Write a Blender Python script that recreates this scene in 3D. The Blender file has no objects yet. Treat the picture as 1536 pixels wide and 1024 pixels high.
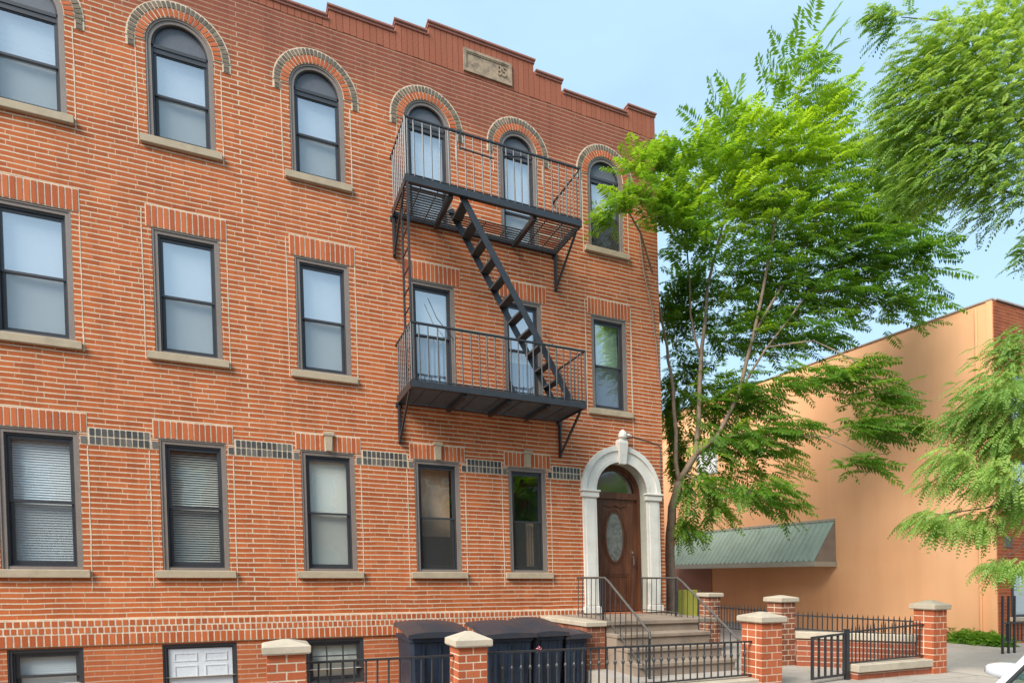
import bpy, bmesh, math, random
import numpy as np
from math import pi, sin, cos, radians as R
random.seed(7)
scn = bpy.context.scene
C = scn.collection
K = 0.032            # the old walls lean a little: metres sideways per metre of height
V = lambda *a: np.array(a, float)

# ---------------------------------------------------------------- materials
def nt(name):
    m = bpy.data.materials.new(name); m.use_nodes = True
    t = m.node_tree; t.nodes.clear()
    o = t.nodes.new('ShaderNodeOutputMaterial'); p = t.nodes.new('ShaderNodeBsdfPrincipled')
    t.links.new(p.outputs[0], o.inputs[0])
    return m, t, p, o
def nd(t, typ, **kw):
    n = t.nodes.new(typ)
    for k, v in kw.items():
        if k.startswith('i_'): n.inputs[k[2:].replace('_', ' ')].default_value = v
        else: setattr(n, k, v)
    return n
def ramp(t, pts):
    n = t.nodes.new('ShaderNodeValToRGB'); e = n.color_ramp.elements
    while len(e) < len(pts): e.new(0.5)
    for i, (p, c) in enumerate(pts):
        e[i].position = p; e[i].color = (*c, 1) if len(c) == 3 else c
    return n
def math_(t, op, a, b=None, clamp=False):
    n = t.nodes.new('ShaderNodeMath'); n.operation = op; n.use_clamp = clamp
    for i, x in enumerate((a, b)):
        if x is None: continue
        if isinstance(x, (int, float)): n.inputs[i].default_value = x
        else: t.links.new(x, n.inputs[i])
    return n.outputs[0]
def mixc(t, f, a, b, mode='MIX'):
    n = t.nodes.new('ShaderNodeMix'); n.data_type = 'RGBA'; n.blend_type = mode
    for sock, x in ((n.inputs[0], f), (n.inputs[6], a), (n.inputs[7], b)):
        if isinstance(x, (int, float)): sock.default_value = x
        elif isinstance(x, tuple): sock.default_value = (*x, 1)
        else: t.links.new(x, sock)
    return n.outputs[2]
def bump(t, p, h, strength=.3, dist=.01):
    b = nd(t, 'ShaderNodeBump', i_Strength=strength, i_Distance=dist)
    t.links.new(h, b.inputs['Height']); t.links.new(b.outputs[0], p.inputs['Normal'])
def simple(name, col, rough=.7, var=.25, scale=6., bscale=60., bs=.15, metal=0., dirt=None, spec=.5, coat=0.):
    m, t, p, o = nt(name)
    tc = nd(t, 'ShaderNodeTexCoord')
    n1 = nd(t, 'ShaderNodeTexNoise', i_Scale=scale, i_Detail=6., i_Roughness=.65)
    n2 = nd(t, 'ShaderNodeTexNoise', i_Scale=bscale, i_Detail=4.)
    t.links.new(tc.outputs['Object'], n1.inputs['Vector']); t.links.new(tc.outputs['Object'], n2.inputs['Vector'])
    lo = tuple(c * (1 - var) for c in col) if dirt is None else dirt
    hi = tuple(min(1, c * (1 + var * .6)) for c in col)
    r = ramp(t, [(.3, lo), (.52, col), (.75, hi)])
    t.links.new(n1.outputs[0], r.inputs[0])
    c = mixc(t, .18, r.outputs[0], n2.outputs[0], 'OVERLAY')
    t.links.new(c, p.inputs['Base Color'])
    p.inputs['Roughness'].default_value = rough; p.inputs['Metallic'].default_value = metal
    p.inputs['Specular IOR Level'].default_value = spec
    p.inputs['Coat Weight'].default_value = coat
    bump(t, p, n2.outputs[0], bs)
    return m
def brickmat(name, cols, mortar, row=.076, width=.24, mh=.0108, mv=.006, stain=False, vstr=.75, dark=(.21, .062, .038)):
    m, t, p, o = nt(name)
    uv = nd(t, 'ShaderNodeUVMap', uv_map='UVMap')
    ns = nd(t, 'ShaderNodeTexNoise', i_Scale=1.7, i_Detail=3.)
    t.links.new(uv.outputs[0], ns.inputs['Vector'])
    sub = nd(t, 'ShaderNodeVectorMath', operation='SUBTRACT'); sub.inputs[1].default_value = (.5, .5, .5)
    t.links.new(ns.outputs['Color'], sub.inputs[0])
    sc = nd(t, 'ShaderNodeVectorMath', operation='MULTIPLY'); sc.inputs[1].default_value = (.03, .028, 0)
    t.links.new(sub.outputs[0], sc.inputs[0])
    ad = nd(t, 'ShaderNodeVectorMath', operation='ADD')
    t.links.new(uv.outputs[0], ad.inputs[0]); t.links.new(sc.outputs[0], ad.inputs[1])
    def bt(w, ms, off=.5, fr=2, sq=1.0, sf=2):
        b = nd(t, 'ShaderNodeTexBrick', offset=off, offset_frequency=fr, squash=sq, squash_frequency=sf)
        for k, v in (('Scale', 1.), ('Mortar Size', ms), ('Mortar Smooth', .25), ('Brick Width', w), ('Row Height', row), ('Bias', 0.)):
            b.inputs[k].default_value = v
        b.inputs['Color1'].default_value = (0, 0, 0, 1); b.inputs['Color2'].default_value = (1, 1, 1, 1); b.inputs['Mortar'].default_value = (.5, .5, .5, 1)
        t.links.new(ad.outputs[0], b.inputs['Vector']); return b
    A = bt(90., mh); B = bt(width, mv, .37, 2, 1.35, 3)
    n2 = nd(t, 'ShaderNodeTexNoise', i_Scale=2.3, i_Detail=5., i_Roughness=.7)
    n3 = nd(t, 'ShaderNodeTexNoise', i_Scale=38., i_Detail=5., i_Roughness=.7)
    n4 = nd(t, 'ShaderNodeTexNoise', i_Scale=.45, i_Detail=4., i_Roughness=.6)
    for n in (n2, n3, n4): t.links.new(uv.outputs[0], n.inputs['Vector'])
    # vertical joints come and go
    rv = ramp(t, [(.40, (.25,) * 3), (.6, (1.,) * 3)]); t.links.new(n2.outputs[0], rv.inputs[0])
    vj = math_(t, 'MULTIPLY', math_(t, 'MULTIPLY', B.outputs['Fac'], vstr), rv.outputs[0])
    fac = math_(t, 'MAXIMUM', A.outputs['Fac'], vj)
    # brick tone per brick
    tone = ramp(t, [(0., cols[0]), (.35, cols[1]), (.7, cols[2]), (1., cols[3])])
    mixv = math_(t, 'ADD', math_(t, 'MULTIPLY', B.outputs['Color'], .62), math_(t, 'MULTIPLY', n3.outputs[0], .38))
    t.links.new(mixv, tone.inputs[0])
    bc = tone.outputs[0]
    rb = ramp(t, [(.32, (.82, .80, .80)), (.6, (1.06, 1.06, 1.06))]); t.links.new(n4.outputs[0], rb.inputs[0])
    bc = mixc(t, 1., bc, rb.outputs[0], 'MULTIPLY')
    mc = ramp(t, [(.3, tuple(c * .72 for c in mortar)), (.65, mortar)]); t.links.new(n3.outputs[0], mc.inputs[0])
    mco = mc.outputs[0]
    if stain:      # soot and re-pointed red mortar near the parapet, irregular lower edge
        sx = nd(t, 'ShaderNodeSeparateXYZ'); t.links.new(uv.outputs[0], sx.inputs[0])
        n5 = nd(t, 'ShaderNodeTexNoise', i_Scale=.7, i_Detail=5., i_Roughness=.6); t.links.new(uv.outputs[0], n5.inputs['Vector'])
        e = math_(t, 'ADD', sx.outputs[1], math_(t, 'MULTIPLY', math_(t, 'SUBTRACT', n5.outputs[0], .5), 1.8))
        e = math_(t, 'ADD', e, math_(t, 'MULTIPLY', math_(t, 'MAXIMUM', math_(t, 'SUBTRACT', sx.outputs[0], -1.5), 0.), .07))
        s = math_(t, 'MULTIPLY', math_(t, 'SUBTRACT', e, 9.35), .85, True)
        s = math_(t, 'MINIMUM', s, .85)
        bc = mixc(t, s, bc, dark)
        mco = mixc(t, math_(t, 'MULTIPLY', s, .88), mco, (.27, .11, .065))
        # bleached damp patch low down near the ground
        g = math_(t, 'MULTIPLY', math_(t, 'SUBTRACT', .52, sx.outputs[1]), 8., True)
        bc = mixc(t, math_(t, 'MULTIPLY', g, .35), bc, (.40, .13, .06)); mco = mixc(t, math_(t, 'MULTIPLY', g, .6), mco, (.40, .17, .09))
    # rain streaks and soot runs
    mp = nd(t, 'ShaderNodeMapping'); mp.inputs['Scale'].default_value = (3.2, .22, 1)
    n6 = nd(t, 'ShaderNodeTexNoise', i_Scale=1.5, i_Detail=6., i_Roughness=.65); t.links.new(uv.outputs[0], mp.inputs[0]); t.links.new(mp.outputs[0], n6.inputs['Vector'])
    r6 = ramp(t, [(.32, (.78, .76, .75)), (.55, (1., 1., 1.))]); t.links.new(n6.outputs[0], r6.inputs[0])
    bc = mixc(t, .8, bc, r6.outputs[0], 'MULTIPLY'); mco = mixc(t, .6, mco, r6.outputs[0], 'MULTIPLY')
    # weathering streaks that thin the mortar
    mm = ramp(t, [(.30, (.72,) * 3), (.5, (1.,) * 3)]); t.links.new(n2.outputs[0], mm.inputs[0])
    fac2 = math_(t, 'MULTIPLY', fac, mm.outputs[0])
    t.links.new(mixc(t, fac2, bc, mco), p.inputs['Base Color'])
    p.inputs['Roughness'].default_value = .85; p.inputs['Specular IOR Level'].default_value = .25
    h = math_(t, 'ADD', math_(t, 'MULTIPLY', fac, 1.), math_(t, 'MULTIPLY', n3.outputs[0], .45))
    bump(t, p, h, .45, .008)
    return m
def unitmat(name, c1, c2, c3, rough=.8, mottled=.3):
    m, t, p, o = nt(name)
    g = nd(t, 'ShaderNodeNewGeometry'); tc = nd(t, 'ShaderNodeTexCoord')
    n = nd(t, 'ShaderNodeTexNoise', i_Scale=26., i_Detail=6., i_Roughness=.7); t.links.new(tc.outputs['Object'], n.inputs['Vector'])
    v = math_(t, 'ADD', math_(t, 'MULTIPLY', g.outputs['Random Per Island'], 1 - mottled), math_(t, 'MULTIPLY', n.outputs[0], mottled))
    r = ramp(t, [(.1, c1), (.5, c2), (.9, c3)]); t.links.new(v, r.inputs[0])
    t.links.new(r.outputs[0], p.inputs['Base Color']); p.inputs['Roughness'].default_value = rough
    p.inputs['Specular IOR Level'].default_value = .3
    bump(t, p, n.outputs[0], .4, .006)
    return m
def leafmat(name, dark, mid, light, transl):
    m, t, p, o = nt(name)
    a = nd(t, 'ShaderNodeAttribute', attribute_name='tone')
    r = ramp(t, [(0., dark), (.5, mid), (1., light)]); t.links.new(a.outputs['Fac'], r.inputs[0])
    t.links.new(r.outputs[0], p.inputs['Base Color']); p.inputs['Roughness'].default_value = .5
    p.inputs['Specular IOR Level'].default_value = .35
    tr = nd(t, 'ShaderNodeBsdfTranslucent')
    t.links.new(mixc(t, 1., r.outputs[0], (1.25, 1.25, .45), 'MULTIPLY'), tr.inputs[0])
    mx = nd(t, 'ShaderNodeMixShader', i_Fac=transl)
    t.links.new(p.outputs[0], mx.inputs[1]); t.links.new(tr.outputs[0], mx.inputs[2]); t.links.new(mx.outputs[0], o.inputs[0])
    return m
def glassmat(name, refl=.2, tint=(.93, .97, .96), rough=.01):
    m, t, p, o = nt(name); t.nodes.remove(p)
    tr = nd(t, 'ShaderNodeBsdfTransparent'); tr.inputs[0].default_value = (*tint, 1)
    gl = nd(t, 'ShaderNodeBsdfGlossy'); gl.inputs['Roughness'].default_value = rough
    tc = nd(t, 'ShaderNodeTexCoord'); n = nd(t, 'ShaderNodeTexNoise', i_Scale=1.6, i_Detail=2.); t.links.new(tc.outputs['Object'], n.inputs['Vector'])
    b = nd(t, 'ShaderNodeBump', i_Strength=.12, i_Distance=.05); t.links.new(n.outputs[0], b.inputs['Height']); t.links.new(b.outputs[0], gl.inputs['Normal'])
    mx = nd(t, 'ShaderNodeMixShader', i_Fac=refl); t.links.new(tr.outputs[0], mx.inputs[1]); t.links.new(gl.outputs[0], mx.inputs[2])
    t.links.new(mx.outputs[0], o.inputs[0]); return m
def screenmat(name, col, f):
    m, t, p, o = nt(name); p.inputs['Base Color'].default_value = (*col, 1); p.inputs['Roughness'].default_value = .9
    tr = nd(t, 'ShaderNodeBsdfTransparent'); mx = nd(t, 'ShaderNodeMixShader', i_Fac=f)
    t.links.new(tr.outputs[0], mx.inputs[1]); t.links.new(p.outputs[0], mx.inputs[2]); t.links.new(mx.outputs[0], o.inputs[0]); return m

M = {}
BR = ((.31, .072, .022), (.42, .101, .028), (.49, .124, .036), (.57, .166, .055))
M['brick'] = brickmat('facade brick', BR, (.70, .56, .39), stain=True)
M['pierbrick'] = unitmat('pier bricks', (.28, .068, .026), (.40, .10, .038), (.48, .14, .06), .85, .5)
M['oldpier'] = unitmat('weathered pier bricks', (.16, .055, .03), (.25, .085, .045), (.32, .12, .065))
M['unit'] = unitmat('soldier bricks', (.34, .074, .023), (.45, .103, .029), (.53, .138, .044))
M['unitdark'] = unitmat('parapet bricks', (.25, .082, .046), (.31, .098, .052), (.40, .14, .08), .85, .75)
M['glazed'] = unitmat('dark glazed bricks', (.04, .04, .04), (.075, .072, .066), (.16, .14, .115), .5)
M['sooty'] = unitmat('sooty arch bricks', (.08, .062, .045), (.15, .12, .085), (.30, .21, .14), .85, .6)
M['mortar'] = simple('lime mortar', (.66, .53, .38), .95, .3, 9., 90., .3)
M['mortardark'] = simple('stained mortar', (.36, .2, .14), .95, .3, 9., 90., .3)
M['stone'] = simple('limestone sill', (.42, .33, .22), .85, .16, 5., 120., .3)
M['capstone'] = simple('cap stone', (.46, .39, .29), .85, .22, 4., 90., .35)
M['steps'] = simple('worn concrete steps', (.27, .205, .15), .9, .28, 3., 80., .35)
M['white'] = simple('old white paint', (.70, .66, .58), .55, .12, 3.5, 40., .15)
M['taupe'] = simple('taupe metal casing', (.215, .17, .14), .5, .12, 3., 30., .03)
M['sash'] = simple('dark sash', (.042, .042, .046), .4, .15, 3., 40., .03)
M['panel'] = simple('grey arch panel', (.115, .12, .135), .5, .12, 2., 30., .05)
M['iron'] = simple('black iron paint', (.022, .024, .027), .42, .35, 12., 120., .25, spec=.6)
M['deckiron'] = simple('rusty deck iron', (.055, .058, .062), .6, .4, 6., 90., .3, dirt=(.06, .035, .02))
M['rail'] = simple('worn grey rail paint', (.085, .075, .065), .5, .4, 16., 120., .2)
M['wood'] = None
M['blind'] = simple('blind', (.80, .82, .84), .7, .05, 1.5, 30., .03)
M['blindcream'] = simple('cream shade', (.80, .78, .70), .8, .08, 1.5, 30., .03)
M['curtain'] = simple('blue grey curtain', (.24, .29, .38), .8, .12, 3., 30., .05)
M['greenblind'] = simple('pale green shade', (.48, .62, .60), .8, .06, 1.5, 30., .03)
M['warm'] = simple('warm room wall', (.75, .48, .30), .8, .3, 1.6, 20., .03)
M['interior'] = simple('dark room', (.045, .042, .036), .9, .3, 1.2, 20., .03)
M['glass'] = glassmat('window glass', .30)
M['glasssky'] = glassmat('coated upper glass', .5, (.95, .97, .97))
M['glassclear'] = glassmat('clear ground floor glass', .17)
M['doorglass'] = glassmat('door glass', .30, (.55, .6, .55), .12)
M['screen'] = screenmat('insect screen', (.06, .065, .07), .25)
M['screendark'] = screenmat('dark insect screen', (.04, .04, .035), .6)
M['orange'] = None
M['copper'] = simple('grey green metal roofing', (.33, .42, .33), .6, .14, 1.6, 30., .08, dirt=(.27, .33, .26))
M['fascia'] = simple('pale fascia paint', (.42, .41, .33), .6, .1, 3., 40., .08)
M['soffit'] = simple('brown soffit board', (.26, .2, .15), .8, .2, 3., 40., .08)
M['bin'] = simple('navy bin plastic', (.014, .024, .042), .38, .5, 3., 60., .12, spec=.5)
M['lid'] = simple('dark lid plastic', (.03, .034, .045), .42, .5, 4., 60., .15, dirt=(.06, .045, .04))
M['bark'] = simple('smooth grey bark', (.25, .18, .125), .9, .35, 8., 50., .5)
M['barkdark'] = simple('dark bark', (.10, .075, .06), .9, .35, 8., 50., .5)
M['coping'] = simple('terracotta coping', (.33, .13, .09), .7, .2, 3., 50., .2)
M['rooftin'] = simple('roof edge metal', (.42, .34, .28), .6, .2, 3., 50., .1)
M['pave'] = simple('pavement concrete', (.42, .365, .30), .9, .14, 1.3, 45., .25)
M['asphalt'] = simple('asphalt', (.10, .095, .09), .95, .2, 1.2, 160., .4)
M['kerb'] = simple('kerb stone', (.34, .31, .27), .9, .15, 3., 80., .3)
M['stucco_grey'] = simple('grey board', (.30, .26, .22), .85, .15, 3., 50., .1)
M['rust'] = simple('rust stain', (.20, .085, .04), .9, .4, 8., 60., .2)
M['plain'] = simple('plain white door paint', (.62, .64, .66), .45, .05, 3., 30., .03)
M['carpaint'] = simple('white car paint', (.72, .73, .74), .25, .03, 2., 30., .0, coat=.6)
M['tyre'] = simple('tyre rubber', (.02, .02, .02), .9, .2, 8., 90., .3)
M['chrome'] = simple('wheel metal', (.45, .45, .46), .3, .1, 8., 60., .05, metal=.9)
M['carglass'] = glassmat('car glass', .2, (.45, .62, .55), .01)
M['yellow'] = simple('yellow green plastic', (.52, .50, .08), .6, .14, 4., 40., .1)
M['siding'] = simple('grey siding', (.50, .52, .54), .7, .08, 2., 40., .1)
M['greyroof'] = simple('grey shingle', (.16, .155, .15), .9, .25, 4., 60., .3)
M['graffiti'] = simple('pink tag', (.6, .16, .2), .6, .2, 30., 60., .1)
M['cable'] = simple('rubber cable', (.12, .10, .085), .7, .2, 8., 60., .1)
M['stucco_red'] = simple('brown red render', (.48, .24, .16), .9, .16, 1.3, 60., .3)
M['leafA'] = leafmat('ailanthus leaf', (.055, .145, .025), (.14, .28, .035), (.37, .52, .05), .58)
M['leafB'] = leafmat('locust leaf', (.10, .22, .05), (.22, .37, .08), (.42, .54, .13), .5)
M['leafC'] = leafmat('shrub leaf', (.05, .15, .02), (.12, .28, .03), (.25, .42, .05), .45)

def woodmat():
    m, t, p, o = nt('varnished wood')
    tc = nd(t, 'ShaderNodeTexCoord'); mp = nd(t, 'ShaderNodeMapping'); mp.inputs['Scale'].default_value = (14, 14, 1.3)
    n = nd(t, 'ShaderNodeTexNoise', i_Scale=1.6, i_Detail=8., i_Roughness=.65, i_Distortion=.6)
    t.links.new(tc.outputs['Object'], mp.inputs[0]); t.links.new(mp.outputs[0], n.inputs['Vector'])
    r = ramp(t, [(.3, (.045, .016, .008)), (.5, (.10, .034, .015)), (.72, (.165, .06, .026))]); t.links.new(n.outputs[0], r.inputs[0])
    t.links.new(r.outputs[0], p.inputs['Base Color']); p.inputs['Roughness'].default_value = .38
    bump(t, p, n.outputs[0], .1, .004); return m
M['wood'] = woodmat()
def orangemat():
    m, t, p, o = nt('orange stucco')
    tc = nd(t, 'ShaderNodeTexCoord')
    n = nd(t, 'ShaderNodeTexNoise', i_Scale=.5, i_Detail=7., i_Roughness=.6); n2 = nd(t, 'ShaderNodeTexNoise', i_Scale=45., i_Detail=4.)
    mp = nd(t, 'ShaderNodeMapping'); mp.inputs['Scale'].default_value = (1.2, 1.2, .12)
    n3 = nd(t, 'ShaderNodeTexNoise', i_Scale=1.5, i_Detail=5.)
    t.links.new(tc.outputs['Object'], n.inputs['Vector']); t.links.new(tc.outputs['Object'], n2.inputs['Vector'])
    t.links.new(tc.outputs['Object'], mp.inputs[0]); t.links.new(mp.outputs[0], n3.inputs['Vector'])
    r = ramp(t, [(.3, (.92, .48, .24)), (.55, (.95, .52, .27)), (.75, (.96, .55, .30))]); t.links.new(n.outputs[0], r.inputs[0])
    r2 = ramp(t, [(.35, (.95, .94, .93)), (.55, (1, 1, 1))]); t.links.new(n3.outputs[0], r2.inputs[0])
    t.links.new(mixc(t, 1., r.outputs[0], r2.outputs[0], 'MULTIPLY'), p.inputs['Base Color'])
    p.inputs['Roughness'].default_value = .9; p.inputs['Specular IOR Level'].default_value = .2
    bump(t, p, n2.outputs[0], .25, .006); return m
M['orange'] = orangemat()
M['farbrick'] = brickmat('front brick of orange building', tuple(tuple(c * .8 for c in x) for x in BR), (.42, .22, .15), mh=.008, vstr=.4)
M['wallbrick'] = brickmat('yard wall brick', ((.22, .06, .03), (.30, .085, .04), (.38, .11, .055), (.45, .15, .08)), (.5, .38, .28), row=.09, width=.26, mh=.009)

# ---------------------------------------------------------------- mesh builder
class MB:
    def __init__(s): s.v = []; s.f = []
    def quad(s, *p):
        n = len(s.v); s.v += [tuple(map(float, q)) for q in p]; s.f.append(tuple(range(n, n + len(p)))); return s
    def box(s, x0, x1, y0, y1, z0, z1):
        n = len(s.v)
        s.v += [(x, y, z) for z in (z0, z1) for y in (y0, y1) for x in (x0, x1)]
        s.f += [tuple(n + i for i in q) for q in ((0, 2, 3, 1), (4, 5, 7, 6), (0, 1, 5, 4), (2, 6, 7, 3), (0, 4, 6, 2), (1, 3, 7, 5))]; return s
    def bevbox(s, x0, x1, y0, y1, z0, z1, b=.01):
        # top and bottom chamfered box
        a = [(x0 + b, y0 + b, z0), (x1 - b, y0 + b, z0), (x1 - b, y1 - b, z0), (x0 + b, y1 - b, z0)]
        c = [(x0, y0, z0 + b), (x1, y0, z0 + b), (x1, y1, z0 + b), (x0, y1, z0 + b)]
        d = [(p[0], p[1], z1 - b) for p in c]; e = [(p[0], p[1], z1) for p in a]
        return s.loft([a, c, d, e])
    def loft(s, rings, cap=True, closed=True):
        n = len(s.v); k = len(rings[0])
        for r in rings: s.v += [tuple(map(float, p)) for p in r]
        for j in range(len(rings) - 1):
            for i in range(k if closed else k - 1):
                a = n + j * k + i; b = n + j * k + (i + 1) % k
                s.f.append((a, b, b + k, a + k))
        if cap: s.f.append(tuple(n + i for i in range(k))[::-1]); s.f.append(tuple(n + (len(rings) - 1) * k + i for i in range(k)))
        return s
    def cyl(s, p0, p1, r0, r1=None, n=6, cap=True):
        return s.tube([p0, p1], [r0, r0 if r1 is None else r1], n, cap)
    def tube(s, pts, rs, n=6, cap=True):
        pts = [np.array(p, float) for p in pts]
        if isinstance(rs, (int, float)): rs = [rs] * len(pts)
        rings = []; prev = None
        for i, p in enumerate(pts):
            d = pts[min(i + 1, len(pts) - 1)] - pts[max(i - 1, 0)]; d /= max(1e-9, np.linalg.norm(d))
            if prev is None:
                a = np.cross(d, V(0, 0, 1) if abs(d[2]) < .9 else V(1, 0, 0))
            else: a = prev - d * (prev @ d)
            a /= np.linalg.norm(a); prev = a; b = np.cross(d, a)
            rings.append([p + rs[i] * (a * cos(2 * pi * k / n + pi / n) + b * sin(2 * pi * k / n + pi / n)) for k in range(n)])
        return s.loft(rings, cap)
    def bar(s, p0, p1, w, h):   # rectangular bar between two points, h measured upward
        p0 = np.array(p0, float); p1 = np.array(p1, float); d = p1 - p0; d /= np.linalg.norm(d)
        a = np.cross(d, V(0, 0, 1))
        if np.linalg.norm(a) < 1e-3: a = V(1, 0, 0)
        a /= np.linalg.norm(a); b = np.cross(a, d)
        return s.loft([[p + a * sx * w / 2 + b * sy * h / 2 for sx, sy in ((-1, -1), (1, -1), (1, 1), (-1, 1))] for p in (p0, p1)])
    def build(s, name, mat, parent=None, loc=(0, 0, 0), lean=False, smooth=False, rot=0):
        me = bpy.data.meshes.new(name)
        vs = s.v
        uvs = []
        va = np.array(vs)
        for f in s.f:
            p = va[list(f)]; n = np.zeros(3)
            for i in range(len(f)):
                a, b = p[i], p[(i + 1) % len(f)]; n += np.cross(a, b)
            n = abs(n); k = int(np.argmax(n))
            for q in p:
                uvs.append((q[1], q[2]) if k == 0 else ((q[0], q[2]) if k == 1 else (q[0], q[1])))
        if lean: vs = [(x - K * z, y, z) for x, y, z in vs]
        me.from_pydata(vs, [], s.f); me.update()
        uvl = me.uv_layers.new(name='UVMap')
        uvl.data.foreach_set('uv', np.array(uvs, dtype=np.float32).ravel())
        bm = bmesh.new(); bm.from_mesh(me); bmesh.ops.recalc_face_normals(bm, faces=bm.faces); bm.to_mesh(me); bm.free()
        if smooth: me.polygons.foreach_set('use_smooth', [True] * len(me.polygons))
        me.materials.append(M[mat] if isinstance(mat, str) else mat)
        o = bpy.data.objects.new(name, me); C.objects.link(o); o.location = loc; o.rotation_euler = (0, 0, rot)
        if parent: o.parent = parent
        return o
def tag(o, label, cat, group=None):
    o['label'] = label; o['category'] = cat
    if group: o['group'] = group
    return o
def thing(name, label, cat, loc=(0, 0, 0), rot=0, group=None):
    o = bpy.data.objects.new(name, None); C.objects.link(o); o.location = loc; o.rotation_euler = (0, 0, rot)
    o.empty_display_size = .2
    return tag(o, label, cat, group)
def struct(o): o['kind'] = 'structure'; return o

# ================================================================ BRICK APARTMENT BUILDING
bld = thing('apartment_building', 'three storey red brick apartment building with arched top windows and stepped parapet', 'building')
XL, XR = -6.0, 7.911
SP = 9.48
cols = [(-3.2, -2.25), (-1.256, -.344), (.75, 1.608), (2.621, 3.455), (4.40, 5.177), (6.263, 7.087)]
wins = []   # L, R, z0, z1, arched, row, col
for i, (L, Rr) in enumerate(cols):
    z0 = 8.055
    if i in (3, 4): z0 = 7.72
    wins.append((L, Rr, z0, SP, True, 3, i))
    z0 = 4.866
    if i in (3, 4): z0 = 4.60
    wins.append((L, Rr, z0, 6.729, False, 2, i))
    if i < 5: wins.append((L, Rr, 1.616, 3.592, False, 1, i))
wins.append((-3.17, -2.289, -.25, .505, False, 0, 0)); wins.append((-1.303, -.285, -.25, .505, False, 0, 1)); wins.append((.734, 1.665, -.25, .505, False, 0, 2))
wins.append((-5.6, -4.7, 4.866, 6.729, False, 2, -1)); wins.append((-5.6, -4.7, 1.616, 3.592, False, 1, -1)); wins.append((-5.6, -4.7, 8.055, SP, True, 3, -1))
DL, DR, DZ0, DSP = 6.26, 7.46, .82, 3.24
steps = [(XL, 1.414, 10.80), (1.414, 2.525, 10.98), (2.525, 3.12, 11.14), (3.12, 5.152, 11.32), (5.152, 5.742, 11.14), (5.742, 7.265, 10.96), (7.265, XR, 11.13)]
PB = 10.587
def facade():
    b = MB(); ops = []
    for L, Rr, z0, z1, ar, row, c in wins: ops.append((L, Rr, z0, z1 + ((Rr - L) / 2 if ar else 0)))
    ops.append((DL, DR, DZ0, DSP + (DR - DL) / 2))
    xs = sorted({XL, XR} | {o[0] for o in ops} | {o[1] for o in ops}); zs = sorted({-.5, PB} | {o[2] for o in ops} | {o[3] for o in ops})
    for i in range(len(xs) - 1):
        for j in range(len(zs) - 1):
            cx = (xs[i] + xs[i + 1]) / 2; cz = (zs[j] + zs[j + 1]) / 2
            if any(o[0] < cx < o[1] and o[2] < cz < o[3] for o in ops): continue
            b.quad((xs[i], 0, zs[j]), (xs[i + 1], 0, zs[j]), (xs[i + 1], 0, zs[j + 1]), (xs[i], 0, zs[j + 1]))
    D = .14
    def reveal(L, Rr, z0, z1, ar, D=D):
        b.quad((L, 0, z0), (L, D, z0), (L, D, z1), (L, 0, z1)); b.quad((Rr, 0, z0), (Rr, D, z0), (Rr, D, z1), (Rr, 0, z1))
        b.quad((L, 0, z0), (Rr, 0, z0), (Rr, D, z0), (L, D, z0))
        if not ar: b.quad((L, 0, z1), (Rr, 0, z1), (Rr, D, z1), (L, D, z1))
        else:
            r = (Rr - L) / 2; cx = (L + Rr) / 2; n = 20; top = z1 + r
            for k in range(n):
                a0, a1 = pi * k / n, pi * (k + 1) / n
                p = (cx + r * cos(a0), z1 + r * sin(a0)); q = (cx + r * cos(a1), z1 + r * sin(a1))
                b.quad((p[0], 0, p[1]), (q[0], 0, q[1]), (q[0], D, q[1]), (p[0], D, p[1]))
                b.quad((p[0], 0, p[1]), (q[0], 0, q[1]), (q[0], 0, top), (p[0], 0, top))
    for L, Rr, z0, z1, ar, row, c in wins: reveal(L, Rr, z0, z1, ar)
    reveal(DL, DR, DZ0, DSP, True, .30)
    # sides, back and roof deck
    b.quad((XR, 0, -.5), (XR, 15, -.5), (XR, 15, PB), (XR, 0, PB)); b.quad((XL, 0, -.5), (XL, 15, -.5), (XL, 15, PB), (XL, 0, PB))
    b.quad((XL, 15, -.5), (XR, 15, -.5), (XR, 15, PB), (XL, 15, PB)); b.quad((XL, .3, 10.3), (XR, .3, 10.3), (XR, 15, 10.3), (XL, 15, 10.3))
    # parapet core behind the soldier bricks
    for x0, x1, t in steps: b.box(x0 + .001, x1 - .001, .006, .30, PB, t - .05)
    for x0, x1, t in ((XR - .3, XR, 11.0),): b.box(x0, x1 - .004, .302, 15, PB, t)
    return b.build('wall', 'brick', bld, lean=True)
wall = facade()
def arc_ring(b, cx, cz, r0, r1, y0, y1, a0=0., a1=pi, n=24):
    P = lambda r, a, y: (cx + r * cos(a), y, cz + r * sin(a))
    for k in range(n):
        s, e = a0 + (a1 - a0) * k / n, a0 + (a1 - a0) * (k + 1) / n
        b.quad(P(r0, s, y0), P(r1, s, y0), P(r1, e, y0), P(r0, e, y0)); b.quad(P(r1, s, y0), P(r1, s, y1), P(r1, e, y1), P(r1, e, y0))
        b.quad(P(r0, s, y0), P(r0, s, y1), P(r0, e, y1), P(r0, e, y0))
    for a in (a0, a1): b.quad(P(r0, a, y0), P(r1, a, y0), P(r1, a, y1), P(r0, a, y1))
def half_disc(b, cx, cz, r, y, n=20):
    b.quad(*[(cx + r * cos(pi * k / n), y, cz + r * sin(pi * k / n)) for k in range(n + 1)])
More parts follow.
